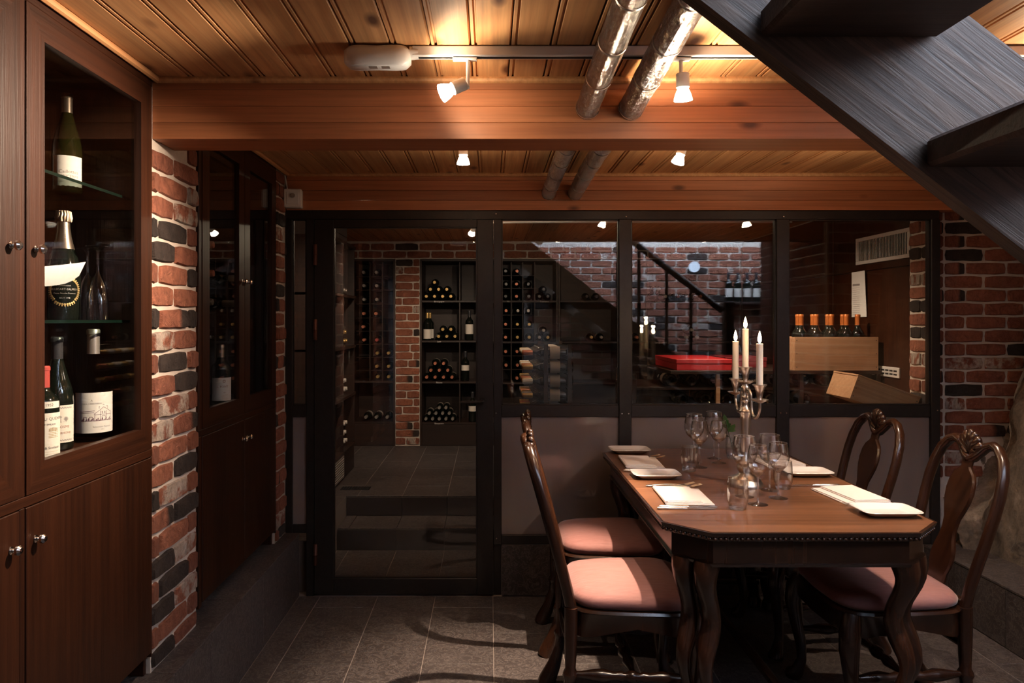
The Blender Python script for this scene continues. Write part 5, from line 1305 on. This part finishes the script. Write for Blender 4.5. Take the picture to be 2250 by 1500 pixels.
# ================================================================== tableware
ZTT = TZ+.0004
def plate_mesh():
    def rr(a, b, n=36, e=.32):
        out = []
        for i in range(n):
            t = 2*PI*i/n; ca, sa = math.cos(t), math.sin(t); out.append((math.copysign(abs(ca)**e, ca)*a, math.copysign(abs(sa)**e, sa)*b))
        return out
    R = [(.062, .040, 0), (.070, .048, .002), (.094, .068, .0165), (.100, .0735, .019), (.0985, .072, .0205), (.090, .064, .0175), (.072, .049, .0065), (.055, .036, .0055)]
    mb = MB(); n = 36; vs = []; fs = []
    for a, b, z in R: vs += [(p[0], p[1], z) for p in rr(a, b)]
    for r in range(len(R)-1):
        for k in range(n): k2 = (k+1) % n; fs.append((r*n+k, r*n+k2, (r+1)*n+k2, (r+1)*n+k))
    fs += [tuple(reversed(range(n))), tuple(range((len(R)-1)*n, len(R)*n))]
    mb.add(vs, fs); return mb.mesh('side_plate', 'porcelain', 50)
PM = plate_mesh()
def napkin_mesh(flip):
    mb = MB(); s = -1 if flip else 1
    def layer(pts, z0, z1):
        mb.prism([(p[0]*s, p[1]) for p in (pts if s > 0 else pts[::-1])], z0, z1, b=.0012)
    layer([(-.075, -.125), (.095, -.118), (.083, .118), (-.090, .12)], 0, .0035)
    layer([(-.074, -.122), (.088, -.112), (.080, .115), (-.089, .118)], .0036, .0070)
    mb2 = [(-.073, -.118), (.055, -.110), (.048, .114), (-.088, .116)]
    layer(mb2, .0074, .0108); layer([(-.072, -.115), (.050, -.106), (.044, .112), (-.087, .114)], .0110, .0142)
    mb.tube([(-.0735*s, -.12, .0071), (-.0885*s, .117, .0071)], [(.0062, .0070)]*2, 8)
    return mb.mesh('napkin', 'linen', 40)
NM = {False: napkin_mesh(False), True: napkin_mesh(True)}
def knife_mesh():
    mb = MB(); mb.tube([(-.105, 0, .005), (-.098, 0, .005), (-.06, 0, .0052), (-.01, 0, .005), (.0, 0, .005)], [(.003, .003), (.0062, .0045), (.0055, .004), (.0045, .0036), (.004, .002)], 10)
    o = [(.0, -.004), (.02, -.008), (.07, -.0088), (.095, -.006), (.108, .002), (.10, .0042), (.0, .004)]; mb.prism(o, .0038, .0052); return mb.mesh('table_knife', 'cutlery', 45)
def fork_mesh():
    mb = MB(); Z = lambda x: .003+.006*math.sin(max(0, min(1, (x+.11)/.16))*PI)*.7+max(0, (x-.05))*.20
    mb.tube([(x, 0, Z(x)) for x in (-.105, -.095, -.06, -.02, .02, .035)], [(.004, .0015), (.0095, .0018), (.006, .0018), (.004, .0020), (.004, .002), (.008, .0015)], 10)
    mb.tube([(x, 0, Z(x)) for x in (.035, .045, .055)], [(.010, .0014), (.0125, .0013), (.0125, .0012)], 10)
    for k in range(4):
        y = -.0098+.0065*k; mb.tube([(x, y, Z(x)) for x in (.052, .065, .08, .097)], [(.0022, .0012), (.0020, .0011), (.0017, .001), (.0008, .0006)], 6)
    return mb.mesh('table_fork', 'cutlery', 45)
KM, FM = knife_mesh(), fork_mesh()
def put(name, me, label, cat, group, x, y, rz, dz=0.0):
    return tag(mkobj(name, me, None, (x, y, ZTT+dz), (0, 0, rz)), label, cat, group)
for (nm, right, pl_, np_, kn, fk, rot) in (
        ('rear left', False, (.700, 3.640), (.700, 3.365), (.690, 3.175), (.725, 3.500), 0),
        ('front left', False, (.700, 3.065), (.720, 2.715), (.690, 2.540), (.725, 2.900), 0),
        ('rear right', True, (1.352, 3.110), (1.330, 3.385), (1.340, 3.580), (1.345, 3.225), PI),
        ('front right', True, (1.350, 2.480), (1.350, 2.730), (1.285, 2.893), (1.345, 2.585), PI)):
    put('side_plate', PM, 'white rectangular side plate of the %s place setting' % nm, 'plate', 'side plates', pl_[0], pl_[1], 0)
    put('napkin', NM[right], 'folded white linen napkin of the %s place setting' % nm, 'napkin', 'napkins', np_[0], np_[1], (-.10 if not right else .14))
    put('table_knife', KM, 'steel table knife of the %s place setting' % nm, 'knife', 'knives', kn[0], kn[1], rot)
    if not right: put('table_knife', KM, 'second steel knife beside the first at the %s place' % nm, 'knife', 'knives', kn[0]+.012, kn[1]+.022, rot)
    put('table_fork', FM, 'steel table fork of the %s place setting' % nm, 'fork', 'forks', fk[0], fk[1], rot+(.10 if not right else 0))
    if not right: put('table_fork', FM, 'second steel fork beside the first at the %s place' % nm, 'fork', 'forks', fk[0]+.018, fk[1]-.030, rot+.10)
def wineglass(label, x, y, h, rb):
    t = thing('wine_glass', label, 'wine glass', (x, y, ZTT), group='wine glasses on the table')
    hb = h*.47     # bowl start
    B = [(.0045, hb-.002), (rb*.35, hb+.006), (rb*.72, hb+.022), (rb*.95, hb+.042), (rb, hb+.058), (rb*.96, hb+(h-hb)*.68), (rb*.84, h-.012), (rb*.77, h)]
    I = [(max(r_-.0011, .0), z_+(.0045 if k_ < 2 else .0012 if k_ < 4 else 0)) for k_, (r_, z_) in enumerate(B)]
    MB().lathe([(0, B[0][1])]+B+I[::-1]+[(0, I[0][1])], 36).obj('bowl', 'bowlglass', t, smooth=60)
    MB().lathe([(rb*.77-.0006, h-.0006), (rb*.77+.0005, h-.0004), (rb*.77+.0005, h+.0006), (rb*.77-.0006, h+.0006), (rb*.77-.0006, h-.0006)], 32).obj('rim', 'rim', t, smooth=80)
    MB().lathe([(0, hb+.006), (rb*.30, hb+.0078), (rb*.60, hb+.0185), (rb*.62, hb+.0200), (rb*.28, hb+.0135), (0, hb+.012)], 24).obj('bowl_base', 'solid', t, smooth=60)
    MB().lathe([(0, .010), (.0042, .012), (.0033, .03), (.0032, hb*.7), (.0045, hb-.006), (.008, hb+.0005), (0, hb+.002)], 14).obj('stem', 'solid', t, smooth=80)
    MB().lathe([(0, 0), (.034, 0), (.0345, .0012), (.020, .0042), (.006, .0085), (.0042, .0118), (0, .0118)], 28).obj('foot', 'solid', t, smooth=40)
    return t
for (lab, x, y, h, rb) in (('tall wine glass of the rear left pair', .950, 3.375, .225, .0455), ('shorter wine glass of the rear left pair behind the tumbler', .942, 3.262, .210, .040),
                           ('tall wine glass left of the ivy sprig', 1.072, 3.475, .222, .0455), ('shorter wine glass in front of the ivy sprig', 1.060, 3.365, .196, .040),
                           ('tall wine glass right of the near tumbler, partly hiding the candelabra foot', .955, 2.725, .226, .046), ('shorter wine glass beside the nearest tumbler', .962, 2.607, .212, .038),
                           ('tall wine glass at the right of the candelabra foot', 1.087, 2.822, .216, .046), ('shorter wine glass of the right pair near the right tumbler', 1.072, 2.70, .205, .040)):
    wineglass(lab, x, y, h, rb)
def tumbler(label, x, y, h=.108, r=.036):
    t = thing('water_tumbler', label, 'tumbler', (x, y, ZTT), group='tumblers on the table')
    o_ = [(r*.82, .0125), (r*.97, .028), (r*1.0, .05), (r*.98, .08), (r*.90, h)]
    MB().lathe(o_+[(r_-.0014, z_) for r_, z_ in o_[::-1]]+[o_[0]], 36).obj('wall', 'bowlglass', t, smooth=60)
    MB().lathe([(0, 0), (r*.72, 0), (r*.80, .004), (r*.84, .012), (r*.6, .0105), (0, .009)], 28).obj('thick_base', 'solid', t, smooth=50)
    MB().lathe([(r*.90-.0006, h-.0006), (r*.90+.0006, h-.0005), (r*.90+.0006, h+.0006), (r*.90-.0006, h+.0006), (r*.90-.0006, h-.0006)], 32).obj('rim', 'rim', t, smooth=80)
    return t
tumbler('water tumbler at the rear left beside the wine glass pair', .875, 3.185); tumbler('nearest water tumbler at the front of the table', .868, 2.545)
tumbler('water tumbler at right of the right wine glass pair', 1.152, 2.855); tumbler('water tumbler holding the ivy sprig behind the candelabra', 1.165, 3.475)
# ivy sprig
iv = thing('ivy_sprig', 'small green ivy sprig standing in a tumbler behind the candelabra', 'plant', (1.165, 3.475, ZTT+.012))
MB().tube([(0, 0, 0), (-.012, -.008, .06), (-.03, -.02, .115), (-.04, -.03, .15)], .0014, 6).obj('stalk', 'leaf', iv)
MB().tube([(-.012, -.008, .06), (.02, -.02, .10), (.045, -.03, .115)], .0012, 6).obj('stalk', 'leaf', iv)
def leaf(p, sz, rot):
    o = [(0, 0), (.5, .22), (.8, .62), (.45, .75), (.35, 1.15), (0, 1.5), (-.35, 1.15), (-.45, .75), (-.8, .62), (-.5, .22)]
    mb = MB(); mb.add([(x*sz, y*sz, -.12*sz*(x*x)*2+.06*sz*y) for x, y in o]+[(0, .6*sz, .05*sz)], [(i, (i+1) % 10, 10) for i in range(10)])
    mb.obj('leaf', 'leaf', iv, p, rot)
for (p, sz, rot) in (((-.04, -.03, .150), .036, (1.2, 0, .6)), ((-.03, -.02, .118), .034, (.7, .2, -1.0)), ((-.035, -.028, .135), .030, (1.5, .3, 2.4)), ((.045, -.03, .115), .022, (1.0, -.3, -1.2)), ((.02, -.02, .10), .018, (.6, 0, -2.2)), ((-.02, -.015, .09), .022, (.5, 0, 1.8))): leaf(p, sz, rot)

# ================================================================== candelabra and candles
CX, CY = 1.023, 2.908
cd = thing('candelabra', 'pewter three armed candelabra in the middle of the table', 'candelabra', (CX, CY, ZTT))
z0 = ZTT
MB().lathe([(0, 0), (.070, 0), (.0705, .006), (.066, .014), (.058, .026), (.046, .038), (.030, .047), (.024, .052), (.030, .060), (.0335, .075), (.028, .098), (.0175, .120), (.0145, .135)], 36).obj('foot', 'silver', cd, smooth=50)
MB().lathe([(.0145, .135), (.0165, .145), (.0175, .20), (.0195, .262), (.0215, .285), (.026, .290), (.026, .298), (.019, .304), (.012, .318), (.0105, .330), (.015, .338), (.012, .345), (.016, .355), (.011, .366), (.012, .38), (.017, .392), (.011, .402), (.0095, .412), (.0095, .418)], 28).obj('stem', 'silver', cd, smooth=45)
def cup(o, top, nm):
    # drip pan and socket; top = height of the socket rim
    x, y, z = o
    MB().lathe([(0, top-.072), (.008, top-.070), (.030, top-.060), (.0325, top-.056), (.030, top-.0555), (.010, top-.062), (.0095, top-.05), (.013, top-.032), (.019, top-.010), (.0265, top-.003), (.027, top), (.0135, top-.001), (.0125, top-.016), (0, top-.016)], 28, (x, y, 0)).obj(nm, 'silver', cd, smooth=45)
tops = {'c': 1.253-z0, 'l': 1.196-z0, 'r': 1.196-z0}
pos = {'c': (0, 0, 0), 'l': (.012, .152, 0), 'r': (.002, -.148, 0)}
for k in 'clr': cup(pos[k], tops[k], 'candle_cup')
for k in 'lr':
    x, y, _ = pos[k]; T = tops[k]-.070; s = 1 if y > 0 else -1
    P = [(0, s*.010, .372), (x*.1, s*.030, .385), (x*.3, s*.055, .372), (x*.4, s*.060, .345), (x*.45, s*.070, .300), (x*.6, s*.100, .284), (x*.85, s*.130, .296), (x, y, .325), (x, y, T+.002)]
    Q = []
    for i in range(len(P)-1):
        for j in range(4):
            t = j/4; a, b = Vector(P[i]), Vector(P[i+1]); p_ = Vector(P[max(i-1, 0)]); n_ = Vector(P[min(i+2, len(P)-1)])
            Q.append(tuple(.5*((2*a)+(b-p_)*t+(2*p_-5*a+4*b-n_)*t*t+(3*a-p_-3*b+n_)*t**3)))
    Q.append(P[-1])
    MB().tube(Q, [(.0075, .0055)]*len(Q), 10, up=(1, 0, 0)).obj('scroll_arm', 'silver', cd, smooth=60)
    MB().tube([(x*.12+.0, s*(.034+.014*math.cos(a)), .362+.014*math.sin(a)) for a in [i*PI/6-.4 for i in range(11)]], .0045, 8, up=(1, 0, 0)).obj('scroll_curl', 'silver', cd, smooth=60)
for k, ztop, lab in (('c', 1.405, 'tall centre candle of the candelabra, burning'), ('l', 1.350, 'left farther candle of the candelabra, burning'), ('r', 1.350, 'right nearer candle of the candelabra, burning')):
    x, y, _ = pos[k]; zb = z0+tops[k]-.0155
    t = thing('candle', lab, 'candle', (CX+x, CY+y, zb), group='burning candles'); hh = ztop-zb
    MB().lathe([(0, 0), (.0118, 0), (.0122, .02), (.0124, hh-.004), (.0128, hh), (.0105, hh+.0005), (.006, hh-.003), (0, hh-.004)], 24).obj('wax_body', 'wax', t, smooth=50)
    MB().tube([(0, 0, hh-.004), (.0005, 0, hh+.004), (.002, 0, hh+.010)], .0009, 6).obj('wick', 'wick', t)
    MB().lathe([(0, hh+.003), (.0042, hh+.006), (.0068, hh+.013), (.0070, hh+.020), (.0052, hh+.031), (.0024, hh+.041), (0, hh+.048)], 14).obj('flame', 'flame', t, smooth=80)
    l = bpy.data.lights.new('candle_light', 'POINT'); l.energy = .55; l.color = (1.0, .60, .28); l.shadow_soft_size = .008
    mkobj('candle_light', l, t, (0, 0, hh+.050))
